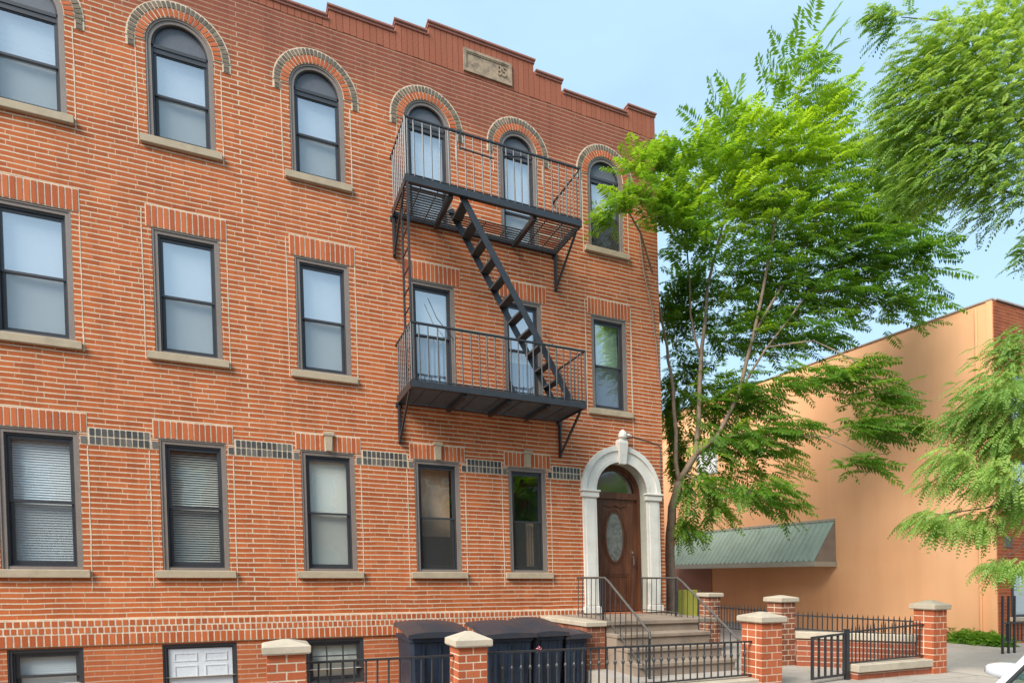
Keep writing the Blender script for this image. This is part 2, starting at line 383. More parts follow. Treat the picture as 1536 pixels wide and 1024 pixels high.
# soldier course along the stepped parapet and coping
sb = MB(); x = XL
for x0, x1, t in steps:
    n = max(3, round((x1 - x0) / .108)); w = (x1 - x0) / n
    for k in range(n):
        j = random.uniform(-.002, .002)
        sb.box(x0 + k * w + .004, x0 + (k + 1) * w - .004, -.002 + j * .5, .02, PB + .004 + random.uniform(0, .012), t - .052)
sb.build('parapet_soldier_course', 'unitdark', bld, lean=True)
cb = MB()
for i, (x0, x1, t) in enumerate(steps):
    up = (i + 1 < len(steps) and steps[i + 1][2] > t); upl = (i > 0 and steps[i - 1][2] > t)
    cb.bevbox(x0 + (.03 if upl else -.03), x1 - (.03 if up else -.03), -.045, .33, t - .05, t, .012)
    cb.box(x0 + (.03 if upl else -.015), x1 - (.03 if up else -.015), -.02, .31, t - .085, t - .0505)
cb.build('coping', 'coping', bld, lean=True)
# raised light pointing beside the window strips
def wob(x, z0, z1, w=.016):
    pt = MB()
    z = z0; px = x
    while z < z1:
        zz = min(z1, z + random.uniform(.15, .4)); nx = x + random.uniform(-.004, .004); h = w * random.uniform(.6, 1.)
        pt.loft([[(px - h / 2, -.0035, z), (px + h / 2, -.0035, z), (px + h / 2, .004, z), (px - h / 2, .004, z)],
                 [(nx - h / 2, -.0035, zz), (nx + h / 2, -.0035, zz), (nx + h / 2, .004, zz), (nx - h / 2, .004, zz)]], cap=False)
        z = zz; px = nx
    pt.build('mortar_joint', 'mortar', bld, lean=True)
for i, (L, Rr) in enumerate(cols):
    for s, x in ((-1, L - .125), (1, Rr + .1)):
        if i < 5: wob(x, 1.35, 3.40)
        if not (i in (3, 4)): wob(x, 4.75, 6.98)
        wob(x, 7.9 if i not in (3, 4) else 9.0, 9.36)
wob(7.2, 3.9, 7.0)
# dark glazed band and the belt course
def bricks_row(b, x0, x1, z0, z1, w, y=-.004, joint=.012, yb=.01):
    n = max(1, round((x1 - x0) / w)); w = (x1 - x0) / n
    for k in range(n):
        d = random.uniform(-.0015, .0015)
        b.box(x0 + k * w + joint / 2, x0 + (k + 1) * w - joint / 2 + d, y + d, yb, z0 + joint / 2, z1 - joint / 2)
edges = [(-4.59, -3.3), (-2.13, -1.37), (-.21, .62), (1.74, 2.50), (3.60, 4.27), (5.33, 5.93)]
for x0, x1 in edges:
    band = MB(); bandm = MB()
    bandm.box(x0 - .015, x1 + .015, -.002, .01, 3.42, 3.672)
    bricks_row(band, x0, x1, 3.425, 3.546, .076, -.008, .019); bricks_row(band, x0, x1, 3.546, 3.667, .076, -.008, .019)
    for xa, xb in ((x0 - .11, x0 - .02), (x1 + .02, x1 + .11)):
        bandm.box(xa, xb, -.0015, .01, 3.42, 3.548); bricks_row(band, xa, xb, 3.425, 3.546, .09, -.009, .018)
    bo = band.build('glazed_band', 'glazed', bld, lean=True); bandm.build('band_mortar', 'mortar', bo, lean=True)
bl = MB(); blm = MB()
bx0, bx1 = XL, 5.92
blm.box(bx0, bx1, -.030, .01, .535, .91)
bricks_row(bl, bx0, bx1, .53, .70, .086, -.034, .022, 0); bricks_row(bl, bx0, bx1, .70, .80, .078, -.034, .024, 0); bricks_row(bl, bx0, bx1, .80, .90, .086, -.034, .024, 0)
blm.build('belt_mortar', 'mortar', bld, lean=True); bl.build('belt_course', 'unit', bld, lean=True)
# ------------------------------------------------ windows
def rectframe(b, L, Rr, z0, z1, w, y0, y1, wt=None, wb=None):
    wt = w if wt is None else wt; wb = w if wb is None else wb
    b.box(L, L + w, y0, y1, z0, z1); b.box(Rr - w, Rr, y0, y1, z0, z1)
    b.box(L + w, Rr - w, y0 + .001, y1, z0, z0 + wb); b.box(L + w, Rr - w, y0 + .001, y1, z1 - wt, z1)
rooms = MB()
def blinds(L, Rr, z0, z1, y, pitch, tilt, sag=0):
    b = MB(); z = z1 - .02; h = pitch * .5
    while z > z0:
        dy = sin(tilt) * h * 1.1; dz = cos(tilt) * h * 1.1; j = random.uniform(-.0012, .0012)
        b.quad((L, y - dy, z - dz + j), (Rr, y - dy, z - dz - j), (Rr, y + dy, z + dz - j), (L, y + dy, z + dz + j)); z -= pitch
    return b
def window(L, Rr, z0, z1, ar, row, c):
    w = .075 if row else .05
    cm = 'taupe' if row and not (row == 3 and c > 1) else ('sash' if not row else 'taupe')
    b = MB(); e = .003
    b.box(L + e, L + w, .02, .15, z0, z1); b.box(Rr - w, Rr - e, .02, .15, z0, z1)
    b.box(L + e, L + w * .35, .006, .021, z0, z1); b.box(Rr - w * .35, Rr - e, .006, .021, z0, z1)
    b.box(L + w, Rr - w, .03, .15, z0, z0 + .045)
    cx = (L + Rr) / 2; r = (Rr - L) / 2 - e
    if ar:
        arc_ring(b, cx, z1, r - w, r, .02, .15); arc_ring(b, cx, z1, r - w * .35, r, .006, .021)
    else: b.box(L + w, Rr - w, .021, .15, z1 - w, z1 - .002); b.box(L + w * .35, Rr - w * .35, .007, .0215, z1 - w * .35, z1 - .002)
    f = b.build('window', cm, bld, lean=True)
    if ar: f['label'] = 'arched window with grey panel in its round head'
    elif row == 0: f['label'] = 'basement window in dark frame'
    # dark inner frame
    i0, i1 = L + w, Rr - w; zb = z0 + .045; zt = (z1 + .02) if ar else z1 - w
    if ar: zt = z1 + .02
    g = MB(); rectframe(g, i0, i1, zb, zt, .022, .05, .13, .03, .02)
    if ar:
        arc_ring(g, cx, z1 + .02, r - w - .03, r - w, .05, .11, n=20)
        g.box(i0 + .001, i1 - .001, .062, .1, z1 - .10, z1 + .018); g.box(i0 + .001, i1 - .001, .05, .0619, z1 - .03, z1 + .018)
    g.build('storm_frame', 'sash', f, lean=True)
    if ar:
        h = MB(); half_disc(h, cx, z1 + .02, r - w - .005, .085); h.build('arch_panel', 'panel', f, lean=True); zt -= .06
    s0, s1 = i0 + .022, i1 - .022
    zm = {3: 8.755, 2: 5.75, 1: 2.565, 0: .1, }[row]
    if row == 3 and c in (3, 4): zm = 8.36
    if row == 2 and c in (3, 4): zm = 5.79
    up = MB(); rectframe(up, s0, s1, zm - .005, zt - .03, .038, .075, .105, .045, .03); up.build('upper_sash', 'sash', f, lean=True)
    lo = MB(); rectframe(lo, s0 + .002, s1 - .002, zb + .015, zm + .03, .042, .106, .135, .035, .06); lo.build('lower_sash', 'sash', f, lean=True)
    p = MB(); p.quad((s0 + .03, .09, zm), (s1 - .03, .09, zm), (s1 - .03, .09, zt - .06), (s0 + .03, .09, zt - .06)); p.build('pane', 'glassclear' if row < 2 else 'glasssky', f, lean=True)
    p = MB(); p.quad((s0 + .03, .12, zb + .05), (s1 - .03, .12, zb + .05), (s1 - .03, .12, zm), (s0 + .03, .12, zm)); p.build('pane', 'glassclear' if row < 2 else 'glass', f, lean=True)
    dark = (row, c) in ((1, 3), (1, 4), (3, 5))
    if row and not (row == 2 and c in (3, 4)):
        sc = MB(); sc.quad((s0 + .02, .072, zb + .02), (s1 - .02, .072, zb + .02), (s1 - .02, .072, zm - .012), (s0 + .02, .072, zm - .012))
        sc.build('insect_screen', 'screendark' if dark else 'screen', f, lean=True)
    # blinds and curtains
    bz0, bz1 = zb + .03, zt - .04
    a0, a1 = s0 + .02, s1 - .02
    if row in (3, 2) and c < 3 or (row, c) == (3, 3) or (row, c) == (3, 4):
        blinds(a0, a1, bz0, bz1, .17, .03, .12).build('blind', 'blind', f, lean=True)
    elif row == 1 and c in (-1, 0): blinds(a0, a1, bz0, bz1, .175, .036, .50).build('blind', 'blind', f, lean=True)
    elif (row, c) == (1, 1): blinds(a0, a1, bz0, bz1, .175, .036, .92).build('blind', 'blindcream', f, lean=True)
    elif (row, c) == (1, 2): blinds(a0, a1, bz0, bz1, .17, .028, .06).build('blind', 'blindcream', f, lean=True)
    elif (row, c) in ((2, 3), (2, 4)):
        q = MB(); n = 14
        zmid = 5.79 if c == 3 else 5.6
        for k in range(n):
            xa, xb = a0 + (a1 - a0) * k / n, a0 + (a1 - a0) * (k + 1) / n; ya, yb = (.17 + .02 * (k % 2), .17 + .02 * ((k + 1) % 2))
            q.quad((xa, ya, bz0), (xb, yb, bz0), (xb, yb, zmid), (xa, ya, zmid))
        q.build('curtain', 'curtain', f, lean=True)
        q = MB(); q.quad((a0, .2, zmid), (a1, .2, zmid), (a1, .2, bz1), (a0, .2, bz1)); q.build('blind', 'blind', f, lean=True)
    elif (row, c) == (2, 5):
        q = MB(); q.quad((a0, .17, zm), (a1, .17, zm), (a1, .17, bz1), (a0, .17, bz1)); q.build('blind', 'greenblind', f, lean=True)
        q = MB(); q.quad((a0, .19, bz0), (a1, .19, bz0), (a1, .19, zm), (a0, .19, zm)); q.build('curtain', 'curtain', f, lean=True)
    elif (row, c) == (3, 5):
        q = MB(); q.quad((a0, .17, zm), (a1, .17, zm), (a1, .17, bz1), (a0, .17, bz1)); q.build('blind', 'blind', f, lean=True)
    elif (row, c) == (1, 3):
        q = MB(); q.quad((a0, .30, zm - .3), (a1, .30, zm - .3), (a1, .30, bz1), (a0, .30, bz1)); q.build('room_wall', 'warm', f, lean=True)
    elif (row, c) == (1, 4):
        q = MB(); n = 6
        for k in range(n):
            xa, xb = a0 + .3 + .16 * k / n, a0 + .3 + .16 * (k + 1) / n
            q.quad((xa, .2 + .02 * (k % 2), bz0), (xb, .2 + .02 * ((k + 1) % 2), bz0), (xb, .2 + .02 * ((k + 1) % 2), zm), (xa, .2 + .02 * (k % 2), zm))
        q.build('curtain', 'warm', f, lean=True)
    elif (row, c) == (0, 0): blinds(a0, a1, bz0, bz1, .17, .03, .25).build('blind', 'blind', f, lean=True)
    elif (row, c) == (0, 1):
        q = MB(); q.box(s0, s1, .06, .074, zb, zt - .005)
        cxx = (s0 + s1) / 2
        for xa, xb in ((s0 + .07, cxx - .05), (cxx + .05, s1 - .07)):
            for za, zc in ((.23, .36), (-.05, .17)): rectframe(q, xa, xb, za, zc, .018, .052, .061)
        q.build('door_panel', 'plain', f, lean=True)
    elif (row, c) == (0, 2):
        q = MB()
        for k in (1, 2): xx = s0 + (s1 - s0) * k / 3; q.box(xx - .012, xx + .012, .066, .074, zb, zt)
        q.box(s0, s1, .067, .075, .2, .222)
        q.build('muntins', 'sash', f, lean=True)
        q = MB(); q.quad((a0, .17, bz0), (a1, .17, bz0), (a1, .17, bz1), (a0, .17, bz1)); q.build('blind', 'blindcream', f, lean=True)
    # room behind
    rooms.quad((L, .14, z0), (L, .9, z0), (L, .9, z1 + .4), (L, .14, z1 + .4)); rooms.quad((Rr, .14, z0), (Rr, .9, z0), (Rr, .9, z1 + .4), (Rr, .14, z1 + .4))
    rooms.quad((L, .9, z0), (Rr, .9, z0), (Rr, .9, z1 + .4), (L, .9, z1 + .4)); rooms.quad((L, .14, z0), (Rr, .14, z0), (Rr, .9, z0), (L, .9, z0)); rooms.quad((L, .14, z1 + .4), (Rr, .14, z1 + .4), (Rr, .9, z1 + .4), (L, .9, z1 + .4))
    # stone sill
    if row and not (c in (3, 4) and row in (2, 3)):
        s = MB(); s.bevbox(L - .10, Rr + .085, -.065, .05, z0 - .115, z0 + .001, .008); s.build('sill', 'stone', f, lean=True)
    # brick head
    if row in (1, 2):
        zt0, zt1 = (3.592, 3.85) if row == 1 else (6.729, 7.05)
        if row == 1: zt1 = 3.86
        lm = MB(); lm.box(L - .075, Rr + .105, -.004, .012, zt0 + .001, zt1 + .006); lm.build('lintel_mortar', 'mortar', f, lean=True)
        l = MB(); a, d = L - .07, Rr + .10
        if row == 1 and c in (2, 3, 4):
            m = (a + d) / 2
            bricks_row(l, a, m - .065, zt0, zt1, .078, -.010, .020); l2 = MB(); bricks_row(l2, m + .065, d, zt0, zt1, .078, -.010, .020); l2.build('lintel', 'unit', f, lean=True)
            k = MB(); k.loft([[(m - .045, -.05, zt0 + .01), (m + .045, -.05, zt0 + .01), (m + .045, .0, zt0 + .01), (m - .045, .0, zt0 + .01)],
                              [(m - .06, -.055, zt1 - .02), (m + .06, -.055, zt1 - .02), (m + .06, .0, zt1 - .02), (m - .06, .0, zt1 - .02)]])
            k.bevbox(m - .085, m + .085, -.065, 0., zt1 - .02, zt1 + .05, .012); k.build('keystone', 'stone', f, lean=True)
        else: bricks_row(l, a, d, zt0, zt1, .078, -.010, .020)
        l.build('lintel', 'unit', f, lean=True)
    if ar:
        am = MB(); arc_ring(am, cx, z1, r + .004, r + .248, -.006, .01, -.02, pi + .02, 28)
        for sx in (-1, 1):
            xa, xb = sorted((cx + sx * (r + .13), cx + sx * (r + .248))); am.box(xa, xb, -.006, .01, z1 - .14, z1)
        am.build('arch_mortar', 'mortar', f, lean=True)
        def vouss(ri, ro, n, drop=0):
            q = MB()
            for k in range(n):
                g0, g1 = pi * (k + .16) / n, pi * (k + .84) / n; y = -.016 + random.uniform(-.002, .002)
                ro_ = ro + random.uniform(-.006, .004)
                P = lambda rr, a, yy: (cx + rr * cos(a), yy, z1 + rr * sin(a))
                q.loft([[P(ri, g0, y), P(ro_, g0, y), P(ro_, g1, y), P(ri, g1, y)], [P(ri, g0, .005), P(ro_, g0, .005), P(ro_, g1, .005), P(ri, g1, .005)]])
            if drop:
                for sx in (-1, 1):
                    xa, xb = sorted((cx + sx * (ri + .004), cx + sx * (ro - .004))); bricks_row(q, xa, xb, z1 - .07, z1 - .003, .12, -.016, .01); bricks_row(q, xa, xb, z1 - .14, z1 - .07, .12, -.016, .01)
            return q
        vouss(r + .012, r + .125, 24).build('inner_arch', 'unit', f, lean=True)
        vouss(r + .138, r + .228, 31, 1).build('outer_arch', 'sooty', f, lean=True)
    return f
for wdef in wins: window(*wdef)
rooms.build('interior', 'interior', bld, lean=True)
# name plaque
pq = MB(); rectframe(pq, 3.745, 4.69, 10.655, 11.06, .045, -.03, .01); rectframe(pq, 3.79, 4.645, 10.70, 11.015, .022, -.022, .01); pq.box(3.75, 4.68, -.010, .012, 10.66, 11.055)
M['plaque'] = simple('weathered plaque stone', (.34, .25, .165), .9, .45, 7., 60., .6, dirt=(.12, .09, .065)); pqo = pq.build('stone_plaque', 'plaque', bld, lean=True)
def text(body, x, y, z, size, mat, parent, lean=False, ext=.008, sx=1.):
    cu = bpy.data.curves.new('numerals', 'FONT'); cu.body = body; cu.size = size; cu.extrude = ext; cu.align_x = 'CENTER'; cu.align_y = 'CENTER'
    tmp = bpy.data.objects.new('tmp', cu); C.objects.link(tmp); bpy.context.view_layer.update()
    me = bpy.data.meshes.new_from_object(tmp.evaluated_get(bpy.context.evaluated_depsgraph_get())); bpy.data.objects.remove(tmp)
    for v in me.vertices:
        a, b_, c_ = v.co; zz = z + b_; v.co = (x + a * sx - (K * zz if lean else 0), y - c_, zz)
    me.materials.clear(); me.materials.append(M[mat]); o = bpy.data.objects.new('numerals', me); C.objects.link(o); o.parent = parent; return o
text('85', 4.49, -.014, 10.86, .25, 'plaque', pqo, True, .012, .8)
# ------------------------------------------------ front door
dcx = (DL + DR) / 2; ri, ro = .60, .90
su = MB()
for sx in (-1, 1):
    xa, xb = sorted((dcx + sx * ri, dcx + sx * ro)); su.box(xa, xb, -.05, 0., DZ0 + .14, DSP - .14)
    xc, xd = sorted((dcx + sx * (ri + .05), dcx + sx * (ro - .05))); su.box(xc, xd, -.062, -.049, DZ0 + .16, DSP - .16)
    su.bevbox(xa - .03, xb + .03, -.08, 0., DZ0, DZ0 + .14, .01)
    su.bevbox(xa - .035, xb + .035, -.095, 0., DSP - .14, DSP - .03, .015); su.bevbox(xa - .06, xb + .06, -.12, 0., DSP - .03, DSP + .01, .01)
arc_ring(su, dcx, DSP, ri, ro, -.05, 0., .012, pi - .012, 32); arc_ring(su, dcx, DSP, ro - .07, ro + .03, -.08, 0., .012, pi - .012, 32); arc_ring(su, dcx, DSP, ri, ri + .07, -.066, 0., .012, pi - .012, 32)
sur = su.build('door_surround', 'white', bld, lean=True)
kk = MB(); kk.loft([[(dcx + s * .07 + o_, y, 3.80) for s, y, o_ in ((-1, -.12, 0), (1, -.12, 0), (1, 0, 0), (-1, 0, 0))], [(dcx + s * .10, y, 4.22) for s, y in ((-1, -.16), (1, -.16), (1, 0), (-1, 0))], [(dcx + s * .085, y, 4.29) for s, y in ((-1, -.14), (1, -.14), (1, 0), (-1, 0))]])
kk.build('keystone', 'white', sur, lean=True)
orn = MB(); orn.tube([(dcx, -.1, 4.29), (dcx, -.11, 4.34), (dcx, -.12, 4.40), (dcx - .01, -.13, 4.45), (dcx - .01, -.13, 4.48)], [.05, .09, .085, .05, .01], 10)
orn.tube([(dcx + .02, -.1, 4.37), (dcx + .14, -.14, 4.38), (dcx + .2, -.15, 4.36)], [.04, .03, .01], 8); orn.build('finial', 'white', sur, lean=True)
# reveal lining (painted cream) and door frame
rv = MB(); n = 24; e = .004
for sx in (-1, 1): xx = dcx + sx * (ri - e); rv.quad((xx, .0, DZ0), (xx, .24, DZ0), (xx, .24, DSP), (xx, .0, DSP))
for k in range(n):
    a0, a1 = pi * k / n, pi * (k + 1) / n; rr = ri - e
    rv.quad((dcx + rr * cos(a0), 0, DSP + rr * sin(a0)), (dcx + rr * cos(a1), 0, DSP + rr * sin(a1)), (dcx + rr * cos(a1), .24, DSP + rr * sin(a1)), (dcx + rr * cos(a0), .24, DSP + rr * sin(a0)))
rv.build('door_lining', 'fascia', sur, lean=True)
df = MB()
for sx in (-1, 1):
    xa, xb = sorted((dcx + sx * (ri - .006), dcx + sx * (ri - .075))); df.box(xa, xb, .20, .30, DZ0, DSP)
arc_ring(df, dcx, DSP, ri - .085, ri - .006, .20, .30, n=24); arc_ring(df, dcx, DSP, ri - .12, ri - .085, .225, .30, n=24)
df.box(dcx - ri + .075, dcx + ri - .075, .205, .30, DSP - .10, DSP + .03)
dfo = df.build('door_frame', 'wood', bld, lean=True)
dd = MB(); x0, x1 = dcx - ri + .077, dcx + ri - .077
dd.box(x0, x1, .25, .295, DZ0 + .02, DSP - .101)
ocx, ocz, oa, ob = dcx - .02, 2.36, .20, .50
def ell(b, a0, b0, a1, b1, y0, y1, n=36):
    P = lambda a, bb, t, y: (ocx + a * cos(t), y, ocz + bb * sin(t))
    for k in range(n):
        s, e_ = 2 * pi * k / n, 2 * pi * (k + 1) / n
        b.quad(P(a0, b0, s, y0), P(a1, b1, s, y0), P(a1, b1, e_, y0), P(a0, b0, e_, y0)); b.quad(P(a1, b1, s, y0), P(a1, b1, s, y1), P(a1, b1, e_, y1), P(a1, b1, e_, y0)); b.quad(P(a0, b0, s, y0), P(a0, b0, s, y1), P(a0, b0, e_, y1), P(a0, b0, e_, y0))
ell(dd, oa, ob, oa + .035, ob + .035, .232, .25); ell(dd, oa + .055, ob + .055, oa + .075, ob + .075, .238, .25)
rectframe(dd, dcx - .33, dcx + .33, 1.02, 1.62, .025, .24, .251); rectframe(dd, dcx - .27, dcx + .27, 1.08, 1.56, .012, .236, .251)
dd.tube([(dcx - .27, .243, 3.0), (dcx - .1, .238, 2.98), (dcx, .236, 3.03), (dcx + .1, .238, 2.98), (dcx + .27, .243, 3.0)], [.008, .02, .026, .02, .008], 6)
rectframe(dd, x0 + .05, x1 - .05, DZ0 + .1, DSP - .15, .012, .244, .251)
door = dd.build('front_door', 'wood', bld, lean=True)
q = MB(); q.quad(*[(ocx + oa * cos(2 * pi * k / 32), .246, ocz + ob * sin(2 * pi * k / 32)) for k in range(32)]); 
M['oval'] = simple('leaded oval glass', (.16, .16, .14), .22, .5, 14., 60., .5, spec=.8); q.build('oval_glass', 'oval', door, lean=True)
q = MB(); q.tube([(dcx + .40, .245, 1.78), (dcx + .40, .19, 1.80), (dcx + .40, .19, 1.95), (dcx + .40, .245, 1.97)], .011, 6); q.cyl((dcx + .40, .25, 2.05), (dcx + .40, .23, 2.05), .025, n=10); q.build('handle', 'chrome', door, lean=True)
q = MB(); half_disc(q, dcx, DSP + .03, ri - .1, .27); q.build('fanlight', 'doorglass', dfo, lean=True)
q = MB(); q.box(dcx - ri, dcx + ri, .32, 1.6, DZ0, DSP + ri); q.build('hallway', 'interior', bld, lean=True)
# cable, lamp wire and ivy stem on the wall
q = MB(); q.tube([(dcx + .1, -.012, 4.33), (dcx + .3, -.012, 4.40), (dcx + .55, -.012, 4.36), (dcx + .98, -.012, 4.28), (dcx + .99, -.012, 3.9), (dcx + .97, -.012, 3.28)], .009, 5); q.build('lamp_cable', 'cable', bld, lean=True)
# ledge below belt, right of bins
q = MB(); q.bevbox(4.6, 5.38, -.10, -.0, .60, .66, .006); q.build('ledge', 'stone', bld, lean=True)

# ================================================================ FIRE ESCAPE
fe = thing('fire_escape', 'black iron fire escape with two railed platforms and a slanting ladder between them', 'fire escape')
FX0, FX1, FY = 2.36, 5.50, -1.06
def platform(zb, hatch):
    h = .105
    b = MB()
    b.box(FX0, FX1, FY, FY + .018, zb, zb + h); b.box(FX0, FX1, FY + .018, FY + .075, zb, zb + .012); b.box(FX0, FX1, FY + .018, FY + .06, zb + h - .012, zb + h)
    for x in (FX0, FX1 - .02): b.box(x, x + .02, FY + .076, -.005, zb, zb + h)
    b.box(FX0 + .02, FX1 - .02, -.04, -.006, zb + .01, zb + h - .02)
    for x in (3.26, 4.05, 4.78) if not hatch else (3.12, 4.62): b.box(x - .035, x + .035, FY + .076, -.041, zb - .05, zb + .028)
    fr = b.build('platform_frame', 'iron', fe, lean=True)
    s = MB(); y = FY + .09; i = 0
    while y < -.05:
        if hatch and FY + .06 < y < FY + .56:
            s.box(FX0 + .02, 3.12, y, y + .032, zb + .03, zb + .036); s.box(4.62, FX1 - .02, y, y + .032, zb + .03, zb + .036)
        else: s.box(FX0 + .02, FX1 - .02, y, y + .032, zb + .03, zb + .036)
        y += .068 if hatch else .040
    for x in (2.62, 2.9, 3.5, 3.9, 4.3, 4.85, 5.15): 
        y1 = -.05; y0 = FY + .09 if not (hatch and 3.12 < x < 4.62) else FY + .56
        s.box(x, x + .012, y0, y1, zb + .012, zb + .0295)
    s.build('deck_slats', 'deckiron', fr, lean=True)
    # railing
    z0 = zb + h; z1 = z0 + .90
    rl = MB(); r = .011
    for z, rr in ((z1, .023), (z0 + .02, .012)):
        rl.tube([(FX0 + .01, -.01, z), (FX0 + .01, FY + .01, z), (FX1 - .01, FY + .01, z), (FX1 - .01, -.01, z)], rr, 6)
    rl.build('handrail', 'iron', fe, lean=True)
    n = 22
    bl_ = MB()
    for k in range(n + 1):
        x = FX0 + .01 + (FX1 - FX0 - .02) * k / n + (random.uniform(-.012, .012) if 0 < k < n else 0); rr = .018 if k in (0, n) else .0125
        bl_.cyl((x, FY + .01, z0), (x + random.uniform(-.006, .006), FY + .01, z1), rr, n=5)
    for x in (FX0 + .01, FX1 - .01):
        for k in range(1, 8): y = FY + .01 - FY * .98 * k / 8; bl_.cyl((x, y, z0), (x, y, z1), .012, n=5)
    bl_.cyl((FX0 + .045, FY + .01, z0), (FX0 + .045, FY + .01, z1), .012, n=5)
    if hatch:   # bent stay bars
        bl_.tube([(3.28, FY, z1), (3.27, FY, z1 - .28)], .014, 5); bl_.tube([(3.27, FY, z1 - .25), (3.85, FY, z1 - .27)], .012, 5); bl_.tube([(4.02, FY, z1 - .18), (4.42, FY, z1 - .08)], .013, 5)
    bl_.build('balusters', 'iron', fe, lean=True)
    for x in (FX0, FX1 - .03):
        k = MB(); k.box(x, x + .05, -.035, -.004, zb - .68, zb); k.box(x + .004, x + .03, -.09, -.036, zb - .66, zb - .05)
        k.bar((x + .02, -.03, zb - .64), (x + .02, FY + .22, zb - .005), .03, .04)
        k.box(x - .03, x + .08, -.02, -.004, zb - .06, zb + .02)
        k.build('bracket', 'iron', fe, lean=True)
ZU, ZD = 7.70, 4.51
platform(ZU, True); platform(ZD, False)
# slanting ladder
lt, lb = V(3.27, 0, ZU + .10), V(5.24, 0, ZD + .10)
for y in (-.98, -.46):
    b = MB(); b.bar(lt + V(0, y, 0), lb + V(0, y, 0), .014, .115)
    b.build('stringer', 'iron', fe, lean=True)
n = 12
for k in range(n):
    p = lt + (lb - lt) * ((k + .6) / n); b = MB(); b.box(p[0] - .075, p[0] + .085, -.973, -.467, p[2] - .012, p[2] + .004); b.box(p[0] - .08, p[0] - .074, -.973, -.467, p[2] - .03, p[2] + .005); b.build('tread', 'deckiron', fe, lean=True)
b = MB()
d = (lb - lt)
b.tube([lt + d * .05 + V(.05, -1.0, .05), lt + d * .1 + V(.1, -1.0, .4), lt + d * .3 + V(.1, -1.0, .42)], .012, 5)
# vertical ladder at the left end
b = MB(); xl = FX0 + .03
for y in (FY + .03, -.62): b.bar((xl, y, ZD + .12), (xl, y, ZU + .02), .03, .05)
z = ZD + .35
while z < ZU - .1: b.cyl((xl, FY + .03, z), (xl, -.62, z), .012, n=5); z += .31
b.build('vertical_ladder', 'iron', fe, lean=True)
b = MB(); b.tube([(4.22, -.02, 7.35), (4.42, -.2, 7.05), (4.62, -.02, 6.86)], .006, 4); b.tube([(5.2, -.02, 6.2), (5.36, -.1, 5.95), (5.5, -.3, 5.62)], .006, 4); b.tube([(2.95, -.03, 6.42), (3.1, -.03, 6.1), (3.42, -.03, 5.75)], .007, 4)
b.build('stay_cable', 'iron', fe, lean=True)

# ================================================================ STOOP
st = thing('front_stoop', 'four step concrete stoop with brick cheek wall below the arched door', 'stoop', (6.3, -1.0, 0))
sx0, sx1 = 5.36, 7.27
ox, oy = -6.3, 1.0
def SB(x0, x1, y0, y1, z0, z1, bev=.012): return MB().bevbox(x0 + ox, x1 + ox, y0 + oy, y1 + oy, z0, z1, bev)
for k in range(4):
    zt = .8 - .2 * k; yf = -1.73 - .31 * k
    if k == 0:
        b = MB(); b.bevbox(sx0 - .02 + ox, sx1 + .45 + ox, -1.75 + oy, -.001 + oy, .72, .8, .012); b.box(sx0 + .01 + ox, sx1 + ox, -1.71 + oy, -.8 + oy, 0, .719)
        b.build('landing', 'steps', st)
    else:
        b = MB(); b.bevbox(sx0 + ox, sx1 - .002 + ox, yf + oy, yf + .37 + oy, zt - .07, zt, .012); b.box(sx0 + .01 + ox, sx1 - .01 + ox, yf + .03 + oy, yf + .34 + oy, -.0, zt - .071); b.build('step', 'steps', st)
def brick_block(b, m, x0, x1, y0, y1, z0, z1, row, bw, g=.010, pro=.004):
    m.box(x0 + pro, x1 - pro, y0 + pro, y1 - pro, z0, z1)
    n = round((z1 - z0) / row); row = (z1 - z0) / n
    for k in range(n):
        za, zb = z0 + k * row + g / 2, z0 + (k + 1) * row - g / 2; ho = (k % 2) * .5
        def run(a0, a1, fn):
            L = a1 - a0; cnt = max(1, round(L / bw)); w = L / cnt; cuts = [a0] + [a0 + w * (i + (.5 if ho else 0)) for i in range(0 if ho else 1, cnt)] + [a1]
            for p, q_ in zip(cuts[:-1], cuts[1:]):
                if q_ - p > .02: fn(p + (g / 2 if p > a0 else 0), q_ - (g / 2 if q_ < a1 else 0))
        j = lambda: random.uniform(-.0015, .0015)
        run(x0, x1, lambda p, q_: b.box(p, q_, y0 + j(), y0 + .03, za, zb)); run(x0, x1, lambda p, q_: b.box(p, q_, y1 - .03, y1 + j(), za, zb))
        ho = 1 - ho
        run(y0 + .031, y1 - .031, lambda p, q_: b.box(x0 + j(), x0 + .03, p, q_, za, zb)); run(y0 + .031, y1 - .031, lambda p, q_: b.box(x1 - .03, x1 + j(), p, q_, za, zb))
b = MB(); m = MB(); brick_block(b, m, 4.98 + ox, 5.335 + ox, -1.72 + oy, -.01 + oy, -.35, .71, .088, .22)
b.build('cheek_wall', 'oldpier', st); m.build('cheek_mortar', 'mortar', st)
b = MB(); b.bevbox(4.95 + ox, 5.34 + ox, -1.76 + oy, -.005 + oy, .711, .79, .01); b.build('cheek_cap', 'capstone', st)
# carved riser ornament behind the front rail
b = MB()
for k in range(9):
    x = sx0 + .15 + k * .2; b.tube([(x + ox, -2.36 + oy, .33), (x + .05 + ox, -2.362 + oy, .30), (x + .1 + ox, -2.36 + oy, .33)], [.004, .012, .004], 5)
